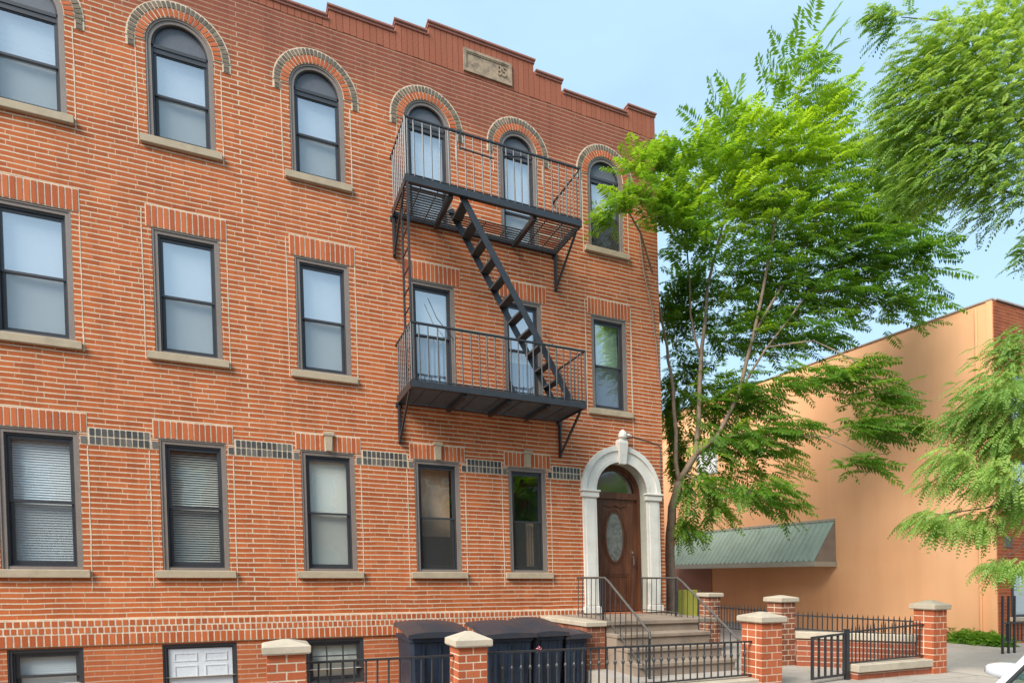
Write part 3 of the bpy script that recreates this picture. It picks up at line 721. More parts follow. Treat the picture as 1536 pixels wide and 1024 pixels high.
# railings of the stoop
def stair_rail(name, x, y0, yk, yend, foot_z, label, hook):
    t = thing(name, label, 'handrail', (x, yk, .8), 0)
    q = lambda p: (p[0] - x, p[1] - yk, p[2] - .8)
    zt = 1.52
    def topz(y): return zt if y > yk else zt + (y - yk) * .645
    def lowz(y): return .88 if y > yk else .88 + (y - yk) * .645
    r = MB(); r.tube([q((x, y0, topz(y0))), q((x, yk, zt)), q((x, yk - .12, zt - .06)), q((x, yend, topz(yend))), q((x, yend - .02, topz(yend) - .09))], .02, 8)
    r.build('top_rail', 'rail', t)
    r = MB(); r.tube([q((x, y0, .88)), q((x, yk, .88)), q((x, yend, lowz(yend)))], .010, 6); r.build('lower_rail', 'rail', t)
    r = MB()
    r.bar(q((x, yend, foot_z)), q((x, yend, topz(yend) - .01)), .028, .028)
    r.bar(q((x, yk + .05, .8)), q((x, yk + .05, zt)), .028, .028); r.build('post', 'iron', t)
    r = MB(); y = y0 - .03
    while y > yend + .06:
        r.cyl(q((x, y, lowz(y) - .07)), q((x, y, topz(y))), .008, n=5); y -= .155
    r.build('balusters', 'iron', t)
    return t
stair_rail('stoop_handrail', 5.42, -.62, -1.56, -2.83, 0., 'grey iron handrail on the left side of the stoop steps by the brick cheek', 0)
stair_rail('stoop_handrail', 7.22, -.06, -1.2, -2.86, 0., 'rusty iron handrail on the right side of the stoop steps near the far yard', 0)

# ================================================================ PIERS, FENCES, YARD WALLS
def pier(x, y, w, h, caph, label, mat='pierbrick', z0=0, course=.1, rot=0, group='brick piers with stone caps'):
    t = thing('brick_pier', label, 'pier', (x, y, z0), rot, group)
    b = MB(); m = MB(); s = w / 2; brick_block(b, m, -s, s, -s, s, 0, h - caph - z0, course, w / 2 + .02, .016, .004)
    b.build('shaft', mat, t); m.build('mortar_core', 'mortar', t)
    c = MB(); o = s + .045; zz = h - caph - z0
    c.loft([[(-o + .01, -o + .01, zz), (o - .01, -o + .01, zz), (o - .01, o - .01, zz), (-o + .01, o - .01, zz)], [(-o, -o, zz + .015), (o, -o, zz + .015), (o, o, zz + .015), (-o, o, zz + .015)],
            [(-o, -o, zz + .075), (o, -o, zz + .075), (o, o, zz + .075), (-o, o, zz + .075)], [(-o + .015, -o + .015, zz + .085), (o - .015, -o + .015, zz + .085), (o - .015, o - .015, zz + .085), (-o + .015, o - .015, zz + .085)],
            [(-.03, -.03, h - z0), (.03, -.03, h - z0), (.03, .03, h - z0), (-.03, .03, h - z0)]])
    c.build('cap', 'capstone', t)
    return t
FYF = -4.0
pier(.257, FYF, .35, .90, .13, 'clean brick pier with square stone cap before the basement windows', course=.088)
pier(2.16, FYF, .33, .92, .16, 'brick pier with pointed pale cap standing before the rubbish bins', course=.088)
pier(6.45, FYF, .37, 1.05, .14, 'stout brick pier at the foot of the stoop beside the gate opening')
pier(10.04, FYF, .32, 1.17, .15, 'tall brick pier with grey pyramid cap beside the driveway', course=.1)
pier(8.50, -2.42, .32, 1.22, .12, 'dark weathered brick pier in the yard between the gate and orange wall', 'oldpier', course=.095)
pier(8.72, -.35, .30, 1.20, .07, 'dull brown brick pier half hidden behind the stoop handrail', 'oldpier', course=.095)
def fence(name, label, p0, p1, zt0, zt1, zb0, zb1, spacing, spike, bot=True, mat='iron', r=.011, knob=False, railw=.036, group='black iron fences round the yard'):
    p0 = V(*p0); p1 = V(*p1); L = np.linalg.norm(p1 - p0); t = thing(name, label, 'fence', (p0[0], p0[1], 0), 0, group)
    q = lambda s, z: V(*((p1 - p0) * s), z)
    b = MB(); b.bar(q(0, zt0), q(1, zt1), railw, .022)
    if bot: b.bar(q(0, zb0), q(1, zb1), .028, .018)
    b.build('rails', mat, t)
    b = MB(); n = round(L / spacing)
    for k in range(1, n):
        s = k / n; zt = zt0 + (zt1 - zt0) * s; zb = (zb0 + (zb1 - zb0) * s); a = random.uniform(-.004, .004)
        hgt = spike * random.uniform(.8, 1.15) if spike else 0
        b.tube([q(s, zb - .005), q(s + a / L, zt + hgt * .35), q(s + a / L, zt + hgt)] if spike else [q(s, zb - .005), q(s, zt)], [r, r, .002] if spike else [r, r], 5)
        if knob: z = zb + (zt - zb) * .62; b.tube([q(s, z - .035), q(s, z - .015), q(s, z + .005), q(s, z + .03)], [r, r * 1.9, r * 1.9, r], 5)
    b.build('bars', mat, t)
    return t
fence('iron_fence', 'low black rail running between the two front brick piers', (.45, FYF), (1.98, FYF), .655, .655, .17, .17, .115, 0)
fence('iron_fence', 'low black railing with small collars in front of the stoop and bins', (2.34, FYF), (6.26, FYF), .665, .645, .17, .19, .115, 0, knob=True)
fence('iron_fence', 'spiked black fence from the gate post to the driveway pier', (8.16, FYF), (9.87, FYF), .71, .78, .25, .28, .083, .10)
fence('iron_fence', 'spiked black fence slanting from the dark yard pier to the driveway pier', (8.64, -2.56), (9.95, -3.83), .875, .81, .63, .59, .075, .08)
fence('iron_fence', 'short spiked fence in front of the orange wall behind the stoop', (8.74, -.52), (8.54, -2.25), .92, .92, .52, .52, .09, .09)
def ywall(label, p0, p1, w, h, capw=.06, z0=0, hb=None):
    p0 = V(*p0); p1 = V(*p1); d = p1 - p0; L = np.linalg.norm(d); a = math.atan2(d[1], d[0])
    t = thing('yard_wall', label, 'wall', (p0[0], p0[1], z0), a)
    b = MB(); b.box(0, L, -w / 2, w / 2, 0, h - .12 - z0); b.build('brickwork', 'wallbrick', t)
    b = MB(); b.bevbox(-.02, L + .02, -w / 2 - .04, w / 2 + .04, h - .12 - z0, h - z0, .012); b.build('coping', 'capstone', t)
    return t
ywall('low brick wall with stone coping under the spiked driveway fence', (8.22, FYF), (9.88, FYF), .22, .235)
ywall('low brick wall with stone coping slanting behind the gate', (8.66, -2.6), (9.93, -3.80), .22, .60)
ywall('low kerb wall with stone coping under the railing before the stoop', (.45, FYF), (6.26, FYF), .2, .15, z0=-.1)
# gate
t = thing('iron_gate', 'small black iron gate standing ajar between the stoop pier and fence post', 'gate', (8.1, FYF, 0), R(187))
b = MB(); b.bar((0.02, 0, .69), (.80, 0, .665), .03, .03); b.bar((0.02, 0, .08), (.80, 0, .08), .03, .03); b.bar((.8, 0, .06), (.8, 0, .68), .034, .034); b.bar((.04, 0, .06), (.04, 0, .70), .03, .03); b.build('gate_frame', 'iron', t)
b = MB()
for k in range(1, 5): b.bar((.04 + .76 * k / 5, 0, .08), (.04 + .76 * k / 5, 0, .675), .026, .026)
b.build('bars', 'iron', t)
t = thing('gate_post', 'thick square black post that carries the small gate', 'post', (8.13, FYF, 0))
b = MB(); b.bevbox(-.028, .028, -.028, .028, 0, .74, .006); b.build('shaft', 'iron', t); b = MB(); b.bevbox(-.036, .036, -.036, .036, .74, .758, .006); b.build('cap', 'iron', t)

# ================================================================ BINS
def bin_(x0, x1, yf, yb, h, hf, label, skew=0.):
    w = x1 - x0; d = yb - yf; zf = -.35
    t = thing('wheelie_bin', label, 'bin', ((x0 + x1) / 2, (yf + yb) / 2, zf), 0, 'wheelie bins lined up against the facade')
    hw, hd = w / 2, d / 2; H = h - zf; Hf = hf - zf
    b = MB(); k = .86
    ring = lambda s, z, c=.05: [(x * s, y * s, z) for x, y in ((-hw + c, -hd), (hw - c, -hd), (hw, -hd + c), (hw, hd - c), (hw - c, hd), (-hw + c, hd), (-hw, hd - c), (-hw, -hd + c))]
    b.loft([ring(k, .08), ring(.97, Hf - .12), ring(1.03, Hf - .11), ring(1.03, Hf - .05)])
    for xx in (-hw * .55, 0, hw * .55): b.box(xx - .012, xx + .012, -hd - .004, -hd + .08, .2, Hf - .14)
    b.build('body', 'bin', t)
    b = MB(); n = 6; rows = []
    for j in range(n + 1):
        s = j / n; y = -hd - .05 + (d + .08) * s; z = Hf + (H - Hf) * s + .03 * sin(pi * s); c = .0
        rows.append([(-hw - .04, y, z - .055), (-hw - .03, y, z), (-hw * .5, y, z + .022 + skew * .01), (0, y, z + .03), (hw * .5, y, z + .022), (hw + .03, y, z - skew * .02), (hw + .04, y, z - .055)])
    vs = MB(); vs.loft(rows, cap=True, closed=True); o = vs.build('lid', 'lid', t, smooth=False)
    b = MB(); b.cyl((-hw + .02, hd + .06, H - .03), (hw - .02, hd + .06, H - .03), .018, n=8); b.build('handle', 'bin', t)
    for sx in (-1, 1): b = MB(); b.cyl((sx * (hw * .8 - .03), hd - .02, .1), (sx * (hw * .8 + .03), hd - .02, .1), .1, n=16); b.build('wheel', 'tyre', t)
    return t
bin_(1.98, 2.86, -1.98, -1.05, .82, .71, 'widest dark bin with dusty lid, left of the pointed pier cap', .6)
bin_(3.12, 3.92, -1.95, -1.15, .80, .66, 'navy blue bin with blue body just right of the pointed pier cap', -.4)
b2 = bin_(3.95, 4.50, -1.9, -1.0, .82, .66, 'black bin with a slanted navy lid between two other bins')
bin_(4.53, 4.93, -1.88, -1.2, .64, .60, 'smallest black bin beside the stoop cheek wall')
t = thing('flower_sticker', 'small pink and red ribbon stuck on the bin front', 'ribbon', (3.965, -2.02, .42))
b = MB(); 
for k in range(5):
    a = 2 * pi * k / 5; b.tube([(0, -.005, 0), (.03 * cos(a), -.02, .035 * sin(a)), (.05 * cos(a + .4), -.008, .055 * sin(a + .4))], [.006, .014, .004], 5)
b.build('petals', 'graffiti', t)

# ================================================================ ORANGE BUILDING
ob_ = thing('orange_building', 'two storey building with a blank orange stucco side wall and brick front', 'building')
W0 = V(15.85, -1.84, 0); dW = V(-.061, .998, 0); nW = V(-.998, -.061, 0)
HT = 7.95
def WP(t_, off, z): return W0 + dW * t_ + nW * off + V(0, 0, z)
def wbox(b, t0, t1, o0, o1, z0, z1):
    return b.loft([[WP(t0, o0, z), WP(t1, o0, z), WP(t1, o1, z), WP(t0, o1, z)] for z in (z0, z1)])
b = MB(); wbox(b, 0.0, 16, 0, -9, -.1, HT); b.build('side_wall', 'orange', ob_, lean=True)
b = MB(); b.box(15.87, 26, -1.875, -1.70, -.1, HT - .02); b.build('front_wall', 'farbrick', ob_, lean=True)
b = MB(); wbox(b, -.03, 16, .03, -.28, HT, HT + .035); b.box(15.95, 26, -1.91, -1.6, HT, HT + .035); b.build('roof_edge', 'rooftin', ob_, lean=True)
b = MB(); wbox(b, -.02, .10, .02, -.02, 0, HT - .01); b.build('corner_trim', 'orange', ob_, lean=True)
b = MB(); b.tube([WP(.3, .04, HT - .1), WP(.3, .04, .1)], .03, 8); b.build('drain_pipe', 'orange', ob_, lean=True)
b = MB(); wbox(b, 8.9, 14, .02, -.05, -.05, 2.0); b.build('unpainted_base', 'stucco_red', ob_, lean=True)
# canopy
cw = MB(); y0c, y1c = 4.0, 10.4; zr, zf_, of = 3.22, 2.02, .95
n = 34
for k in range(n):
    ta, tb = y0c + (y1c - y0c) * k / n, y0c + (y1c - y0c) * (k + 1) / n; tm = ta + (tb - ta) * .72; tn = ta + (tb - ta) * .86
    for (u0, h0), (u1, h1) in (((ta, 0), (tm, 0)), ((tm, 0), (tn, .06)), ((tn, .06), (tb, 0))):
        cw.quad(WP(u0, 0, zr + h0), WP(u1, 0, zr + h1), WP(u1, of, zf_ + h1), WP(u0, of, zf_ + h0))
can = cw.build('canopy_roof', 'copper', ob_, lean=True)
for yy in (y0c, y1c): b = MB(); b.loft([[WP(y_, 0, zr), WP(y_, of, zf_), WP(y_, 0, zf_)] for y_ in (yy, yy + .02)]); b.build('canopy_end', 'stucco_grey', can, lean=True)
b = MB(); wbox(b, y0c - .03, y1c, of - .03, of + .03, zf_ - .15, zf_ - .004); wbox(b, y0c - .03, y0c + .02, 0, of - .031, zf_ - .15, zf_ - .006); wbox(b, y0c, y1c, -.02, .05, zr - .02, zr + .05); b.build('canopy_fascia', 'fascia', can, lean=True)
b = MB(); wbox(b, y0c + .02, y1c - .01, 0.01, of - .03, zf_ - .08, zf_ - .06); b.build('canopy_soffit', 'soffit', can, lean=True)
# front windows of that building
for (xa, xb, za, zb, lb_) in ((16.36, 17.3, .62, 1.75, ''), (16.42, 17.4, 5.2, 6.35, ''), (16.36, 17.4, 3.2, 4.3, ''), (19, 20, .7, 1.8, ''), (19, 20, 3.2, 4.35, ''), (19, 20, 5.3, 6.45, '')):
    b = MB(); rectframe(b, xa, xb, za, zb, .06, -1.90, -1.872); f = b.build('window', 'sash', ob_, lean=True)
    b = MB(); b.quad((xa, -1.882, za), (xb, -1.882, za), (xb, -1.882, zb), (xa, -1.882, zb)); b.build('curtain', 'blind', f, lean=True)
    b = MB(); b.quad((xa, -1.888, za), (xb, -1.888, za), (xb, -1.888, zb), (xa, -1.888, zb)); b.build('pane', 'glass', f, lean=True)
    b = MB(); b.bevbox(xa - .1, xb + .1, -1.97, -1.87, za - .1, za, .01); b.build('sill', 'capstone', f, lean=True)
b = MB(); rectframe(b, 16.12, 16.42, 2.25, 2.5, .03, -1.89, -1.872); b.box(16.15, 16.39, -1.885, -1.873, 2.28, 2.47); b.build('vent_grille', 'cable', ob_, lean=True)
# window high on the side wall showing through the leaves
b = MB(); wbox(b, 8.5, 9.5, .03, .0, 5.3, 6.3); f = b.build('window', 'siding', ob_, lean=True)
b = MB(); b.quad(WP(8.56, .036, 5.36), WP(9.44, .036, 5.36), WP(9.44, .036, 6.24), WP(8.56, .036, 6.24)); b.build('pane', 'blind', f, lean=True)
# black fence by the far front
t = fence('iron_fence', 'tall black vertical bar fence before the brick front at the right edge', (13.87, -3.0), (19.5, -3.0), .62, .62, .25, .25, .13, 0, r=.013)
b = MB()
for x in (0, .2, .4): b.bar((x, 0, 0), (x, 0, 1.17), .035, .035)
b.build('post', 'iron', t)
# yellow panel, pale house behind
t = thing('plastic_panel', 'bright yellow green panel standing behind the stoop railing', 'panel', (9.3, 1.1, 0), R(-20))
b = MB(); b.bevbox(-.25, .25, -.02, .02, .1, 1.25, .01)
for k in range(4): b.box(-.22 + k * .14, -.19 + k * .14, -.035, -.019, .15, 1.2)
b.build('panel', 'yellow', t); b = MB(); b.box(-.28, -.25, -.1, .1, 0, 1.25); b.box(.25, .28, -.1, .1, 0, 1.25); b.build('frame', 'cable', t)
hs = thing('grey_house', 'pale grey sided house far behind the tree between the two buildings', 'house', (17, 27, 0))
b = MB()
for k in range(46): b.box(-4 + .002 * (k % 2), 4, -3, 3, k * .2, k * .2 + .2)
b.build('wall', 'siding', hs)
b = MB(); b.loft([[(-4.3, -3.4, 9.2), (4.3, -3.4, 9.2), (4.3, 3.4, 9.2), (-4.3, 3.4, 9.2)], [(-4.3, -.1, 11.2), (4.3, -.1, 11.2), (4.3, .1, 11.2), (-4.3, .1, 11.2)]]); b.build('roof', 'greyroof', hs)
for x in (-3, -1, 1, 3):
    for z in (1.2, 4.2, 7.2):
        b = MB(); rectframe(b, x - .45, x + .45, z, z + 1.4, .08, -3.05, -3.0); f = b.build('window', 'white', hs)
        b = MB(); b.quad((x - .4, -3.02, z), (x + .4, -3.02, z), (x + .4, -3.02, z + 1.4), (x - .4, -3.02, z + 1.4)); b.build('pane', 'curtain', f)

# ================================================================ BUILDING ACROSS THE STREET (seen in the lower panes)
ab = thing('opposite_row_house', 'brown brick row house across the street mirrored in the ground floor panes', 'building', (4, -27, 0))
b = MB(); b.box(-24, 26, -4, 4, 0, 8.5); b.build('wall', 'farbrick', ab)
b = MB(); b.bevbox(-24.3, 26.3, -4.3, 4.3, 8.5, 8.9, .03); b.build('cornice', 'fascia', ab)
for i in range(16):
    for z in (1.4, 5.0):
        x = -22.5 + i * 3.1; b = MB(); rectframe(b, x - .55, x + .55, z, z + 1.9, .09, 4.0, 4.06); f = b.build('window', 'white', ab)
        b = MB(); b.quad((x - .5, 4.02, z), (x + .5, 4.02, z), (x + .5, 4.02, z + 1.9), (x - .5, 4.02, z + 1.9)); b.build('pane', 'curtain', f)

# ================================================================ FOLIAGE
def fronds(P, D, L, tone, npair, ll, lw, droop, rng, ang=60, curl=.25):
    n = len(P); ts = np.linspace(.16, .98, npair); vs = []; tn = []
    up = V(0, 0, 1)
    S = np.cross(D, up); S /= np.maximum(1e-6, np.linalg.norm(S, axis=1))[:, None]
    roll = rng.normal(0, .35, n); N = np.cross(S, D)
    S = S * np.cos(roll)[:, None] + N * np.sin(roll)[:, None]
    ca, sa = cos(R(ang)), sin(R(ang))
    for t in ts:
        base = P + D * (L * t)[:, None]; base[:, 2] -= L * droop * t * t
        tan = D.copy(); tan[:, 2] -= 2 * droop * t; tan /= np.linalg.norm(tan, axis=1)[:, None]
        for s in (-1, 1):
            d = tan * ca + S * (s * sa) + rng.normal(0, .10, (n, 3)); d[:, 2] -= curl; d /= np.linalg.norm(d, axis=1)[:, None]
            prof = (.55 + .45 * sin(pi * min(1, t * 1.05))) * (1. if t < .9 else .8)
            l = (ll * prof * rng.uniform(.8, 1.15, n) * L / L.mean())[:, None]
            w = (lw * rng.uniform(.85, 1.15, n) * L / L.mean())[:, None]
            wv = tan * 1.0 + rng.normal(0, .2, (n, 3)); wv -= d * (wv * d).sum(1)[:, None]; wv /= np.linalg.norm(wv, axis=1)[:, None]
            a = base; m = base + d * l * .4; e = base + d * l; e[:, 2] -= l[:, 0] * .12
            vs.append(np.stack([a, m - wv * w / 2, e, m + wv * w / 2], 1)); tn.append(np.repeat(tone, 4))
    v = np.concatenate(vs).reshape(-1, 3); tn = np.concatenate(tn)
    # stalks
    a = P; b_ = P + D * (L * .5)[:, None]; b_[:, 2] -= L * droop * .25; c_ = P + D * L[:, None]; c_[:, 2] -= L * droop
    w = .004 * up; st = np.stack([a, b_, b_ + w, a + w * 1.5], 1); st2 = np.stack([b_, c_, c_ + w * .3, b_ + w], 1)
    v = np.concatenate([v, st.reshape(-1, 3), st2.reshape(-1, 3)]); tn = np.concatenate([tn, np.repeat(tone, 4), np.repeat(tone, 4)])
    return v, tn
def quadmesh(name, v, tone, mat, parent=None, loc=(0, 0, 0)):
    n = len(v) // 4; me = bpy.data.meshes.new(name)
    me.vertices.add(len(v)); me.vertices.foreach_set('co', v.astype(np.float32).ravel())
    me.loops.add(len(v)); me.loops.foreach_set('vertex_index', np.arange(len(v), dtype=np.int32))
    me.polygons.add(n); me.polygons.foreach_set('loop_start', np.arange(0, 4 * n, 4, dtype=np.int32)); me.polygons.foreach_set('loop_total', np.full(n, 4, dtype=np.int32))
    a = me.attributes.new('tone', 'FLOAT', 'POINT'); a.data.foreach_set('value', tone.astype(np.float32))
    me.update(calc_edges=True); me.validate()
    me.materials.append(M[mat]); o = bpy.data.objects.new(name, me); C.objects.link(o); o.location = loc
    if parent: o.parent = parent
    return o
# camera frame, used only to choose where the crown masses stand in the yard
CAM = V(0, -10.3606, 1.5); YAW = R(67.116); FPX = 903.68
_f = V(cos(YAW), sin(YAW), 0); _r = V(sin(YAW), -cos(YAW), 0); _u = V(0, 0, 1)
def at(u, v, depth): return CAM + depth * (_f + _r * (u - 768.) / FPX + _u * (867.5 - v) / FPX)
#FOLIAGE
def crown(blobs, base, rng, Lm, npair, ll, lw, droop, ang, curl, updir=.15, dens=1., flat=.55, grow=1.):
    Ps, Ds, Ls, Ts = [], [], [], []
    for (u, v, ru, rv, dep, n, tone) in blobs:
        c = at(u, v, dep); rx = grow * ru * dep / FPX; rz = grow * rv * dep / FPX; n = int(n * dens)
        q = rng.normal(0, 1, (n, 3)); q /= np.linalg.norm(q, axis=1)[:, None]; q *= (rng.uniform(.05, 1., (n, 1)) ** .55)
        off = (q[:, :1] * rx) * _r + (q[:, 1:2] * min(rx, .9)) * _f + (q[:, 2:3] * rz) * _u
        P = c + off * .85
        out = P - base; out[:, 2] *= .35; out /= np.linalg.norm(out, axis=1)[:, None]
        o2 = q[:, :1] * _r + q[:, 1:2] * _f + q[:, 2:3] * _u * .5
        d = out * .8 + o2 * .75 + rng.normal(0, .3, (n, 3)); d[:, 2] = d[:, 2] * flat + updir; d /= np.linalg.norm(d, axis=1)[:, None]
        L = rng.uniform(.7, 1.2, n) * Lm; P = P - d * (L * .45)[:, None]
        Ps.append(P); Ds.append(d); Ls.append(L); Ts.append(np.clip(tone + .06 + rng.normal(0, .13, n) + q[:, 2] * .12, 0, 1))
    return fronds(np.concatenate(Ps), np.concatenate(Ds), np.concatenate(Ls), np.concatenate(Ts), npair, ll, lw, droop, rng, ang, curl)
rng = np.random.default_rng(5)
T1B = V(8.45, .45, 0)
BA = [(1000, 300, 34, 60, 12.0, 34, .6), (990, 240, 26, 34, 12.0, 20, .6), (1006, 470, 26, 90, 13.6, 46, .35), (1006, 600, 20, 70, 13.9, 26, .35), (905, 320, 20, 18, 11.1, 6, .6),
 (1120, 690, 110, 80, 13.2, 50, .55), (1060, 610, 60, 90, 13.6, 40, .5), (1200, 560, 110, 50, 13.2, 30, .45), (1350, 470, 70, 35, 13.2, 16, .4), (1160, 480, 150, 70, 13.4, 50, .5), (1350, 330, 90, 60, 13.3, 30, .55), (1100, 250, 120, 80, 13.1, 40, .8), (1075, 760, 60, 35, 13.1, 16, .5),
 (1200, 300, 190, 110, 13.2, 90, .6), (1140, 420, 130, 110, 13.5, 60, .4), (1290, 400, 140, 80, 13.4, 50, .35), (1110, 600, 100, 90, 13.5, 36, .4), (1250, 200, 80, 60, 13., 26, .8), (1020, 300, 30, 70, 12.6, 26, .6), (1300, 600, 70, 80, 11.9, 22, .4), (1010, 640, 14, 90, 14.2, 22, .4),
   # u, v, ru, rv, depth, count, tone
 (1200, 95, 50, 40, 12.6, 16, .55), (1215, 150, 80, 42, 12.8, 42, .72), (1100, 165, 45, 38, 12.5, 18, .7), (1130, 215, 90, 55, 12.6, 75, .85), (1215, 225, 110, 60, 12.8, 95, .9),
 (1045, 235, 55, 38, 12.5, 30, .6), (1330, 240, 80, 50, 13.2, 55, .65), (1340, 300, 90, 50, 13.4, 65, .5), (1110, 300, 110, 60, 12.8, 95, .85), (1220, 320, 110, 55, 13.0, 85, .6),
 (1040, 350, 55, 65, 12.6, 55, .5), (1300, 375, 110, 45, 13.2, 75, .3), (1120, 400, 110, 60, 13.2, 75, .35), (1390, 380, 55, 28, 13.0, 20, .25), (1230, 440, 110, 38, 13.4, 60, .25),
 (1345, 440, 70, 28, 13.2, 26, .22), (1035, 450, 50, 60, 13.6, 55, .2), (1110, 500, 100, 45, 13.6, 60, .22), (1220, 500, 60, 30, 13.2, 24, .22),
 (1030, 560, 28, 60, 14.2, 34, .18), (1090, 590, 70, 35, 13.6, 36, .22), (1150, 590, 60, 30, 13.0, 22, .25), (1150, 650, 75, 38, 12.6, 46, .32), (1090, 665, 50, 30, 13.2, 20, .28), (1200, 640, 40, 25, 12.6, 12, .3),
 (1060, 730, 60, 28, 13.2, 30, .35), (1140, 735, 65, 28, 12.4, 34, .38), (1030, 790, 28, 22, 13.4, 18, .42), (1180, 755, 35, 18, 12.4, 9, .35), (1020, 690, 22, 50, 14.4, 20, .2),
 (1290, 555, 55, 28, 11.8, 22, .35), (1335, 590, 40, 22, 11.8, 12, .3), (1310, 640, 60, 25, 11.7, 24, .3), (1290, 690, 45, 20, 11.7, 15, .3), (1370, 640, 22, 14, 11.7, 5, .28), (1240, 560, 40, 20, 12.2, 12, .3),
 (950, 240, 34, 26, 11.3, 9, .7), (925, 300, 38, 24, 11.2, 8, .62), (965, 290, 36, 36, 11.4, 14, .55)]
v1, t1 = crown(BA, T1B + V(0, 0, 6), rng, .60, 11, .15, .040, .32, 62, .22, dens=1.85, flat=.8)
# long spire fronds at the very top
PS = [((1120, 190, 12.6), (1075, 105, 12.4)), ((1150, 160, 12.6), (1135, 80, 12.5)), ((1075, 215, 12.5), (1025, 190, 12.4)), ((1225, 90, 12.6), (1270, 25, 12.6)), ((1215, 60, 12.6), (1225, -30, 12.5)), ((1240, 130, 12.6), (1285, 150, 12.7)), ((1100, 210, 12.5), (1060, 150, 12.4)), ((1170, 150, 12.6), (1150, 75, 12.6)), ((1290, 200, 12.8), (1330, 150, 12.8)), ((1040, 260, 12.4), (990, 250, 12.2)), ((1180, 110, 12.6), (1155, 40, 12.5)), ((1190, 105, 12.6), (1200, 10, 12.4)), ((1205, 95, 12.6), (1255, 5, 12.4)), ((1205, 120, 12.7), (1265, 55, 12.7)), ((1080, 190, 12.5), (1060, 110, 12.4)), ((1095, 180, 12.5), (1110, 110, 12.6)), ((1060, 200, 12.5), (1018, 160, 12.4)),
      ((1250, 160, 12.7), (1290, 95, 12.8)), ((1040, 240, 12.5), (985, 205, 12.3)), ((1200, 130, 12.7), (1150, 110, 12.5)), ((940, 300, 11.2), (890, 320, 11.0)), ((930, 310, 11.2), (900, 345, 11.0)), ((950, 260, 11.3), (905, 250, 11.1)),
      ((1390, 400, 13.), (1455, 410, 12.8)), ((1360, 370, 13.), (1440, 350, 12.8)), ((1350, 620, 11.8), (1410, 640, 11.6)), ((1340, 580, 11.8), (1385, 560, 11.7)), ((1300, 690, 11.7), (1345, 720, 11.5)), ((1150, 745, 12.4), (1215, 765, 12.2)), ((1380, 440, 13.), (1440, 460, 12.8))]
Pq = np.array([at(*a) for a, b in PS]); Dq = np.array([at(*b) for a, b in PS]) - Pq; Lq = np.linalg.norm(Dq, axis=1); Dq /= Lq[:, None]; Dq[:, 2] += .12; Dq /= np.linalg.norm(Dq, axis=1)[:, None]
v2, t2 = fronds(Pq, Dq, Lq * 1.12, np.full(len(PS), .6), 13, .24, .062, .16, rng, 58, .18)
tr1 = thing('ailanthus_tree', 'tall multi stemmed tree with long feathery leaves at the corner of the brick building', 'tree', tuple(T1B))
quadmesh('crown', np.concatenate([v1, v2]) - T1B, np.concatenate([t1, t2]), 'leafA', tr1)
wd = MB()
def limb(pts, r0, r1, n=7):
    P = [p if isinstance(p, np.ndarray) else at(*p) for p in pts]
    m = len(P); out = []; 
    for i in range(m - 1):
        for s in (0, .5):
            p = P[i] * (1 - s) + P[i + 1] * s
            if s: p = p + V(random.uniform(-.03, .03), random.uniform(-.03, .03), 0) 
            out.append(p)
    out.append(P[-1]); rs = list(np.linspace(r0, r1, len(out)))
    wd.tube([p - T1B for p in out], rs, n)
fk = (1018, 722, 13.35)
limb([T1B, (1006, 870, 13.35), (1005, 800, 13.35), (1008, 760, 13.35), fk], .115, .085, 9)
limb([fk, (1013, 690, 13.35), (1010, 610, 13.35), (1006, 560, 13.3), (1000, 520, 13.2), (985, 440, 12.8), (960, 350, 11.9), (930, 300, 11.3)], .055, .012)
limb([fk, (1043, 682, 13.3), (1048, 620, 13.3), (1052, 520, 13.2), (1060, 430, 13.1), (1085, 330, 12.9), (1100, 230, 12.7)], .075, .012)
limb([(1043, 682, 13.3), (1075, 655, 13.2), (1108, 590, 13.1), (1130, 500, 13.), (1150, 400, 12.9), (1170, 290, 12.8), (1195, 180, 12.7), (1200, 110, 12.6)], .06, .008)
limb([(1108, 590, 13.1), (1150, 520, 13.), (1210, 440, 13.1), (1300, 360, 13.2), (1380, 330, 13.1)], .03, .006)
limb([(1052, 540, 13.2), (1035, 470, 13.2), (1030, 380, 12.9), (1050, 260, 12.6)], .03, .008)
limb([(1130, 500, 13.), (1190, 400, 13.), (1240, 300, 12.9), (1260, 220, 12.9)], .035, .006)
limb([(1060, 665, 13.25), (1110, 650, 12.9), (1180, 650, 12.6), (1240, 655, 12.2), (1300, 625, 11.9)], .028, .006)
limb([(1240, 655, 12.2), (1290, 680, 11.9), (1330, 680, 11.8)], .012, .004)
limb([(1025, 710, 13.35), (1070, 730, 13.), (1140, 740, 12.6), (1190, 755, 12.4)], .022, .005)
limb([(1150, 520, 13.), (1220, 510, 12.8), (1290, 545, 12.1), (1340, 585, 11.9)], .02, .005)
limb([(1210, 440, 13.1), (1290, 430, 13.2), (1380, 420, 13.)], .016, .005)
for (u, v, ru, rv, dep, n_, tn_) in BA:
    if n_ > 20:
        for k in range(2): a = at(u + random.uniform(-.3, .3) * ru, v + rv * .6, dep + .2); limb([a, at(u + random.uniform(-.7, .7) * ru, v - rv * .3, dep)], .012, .004, 5)
wd.build('trunk', 'bark', tr1, smooth=True)
# dried vine stem on the building
wd = MB(); wd.tube([(7.09 + .30, -.03, 8.9), (7.45, -.03, 8.5), (7.53, -.03, 7.8), (7.72, -.03, 7.0), (7.73, -.03, 6.85), (7.80, -.03, 6.3), (7.86, -.03, 5.5)], [.006, .014, .016, .018, .014, .014, .008], 6)
tag(wd.build('vine_stem', 'bark', None, lean=True), 'bare pale vine stem climbing the brick at the right corner', 'vine')

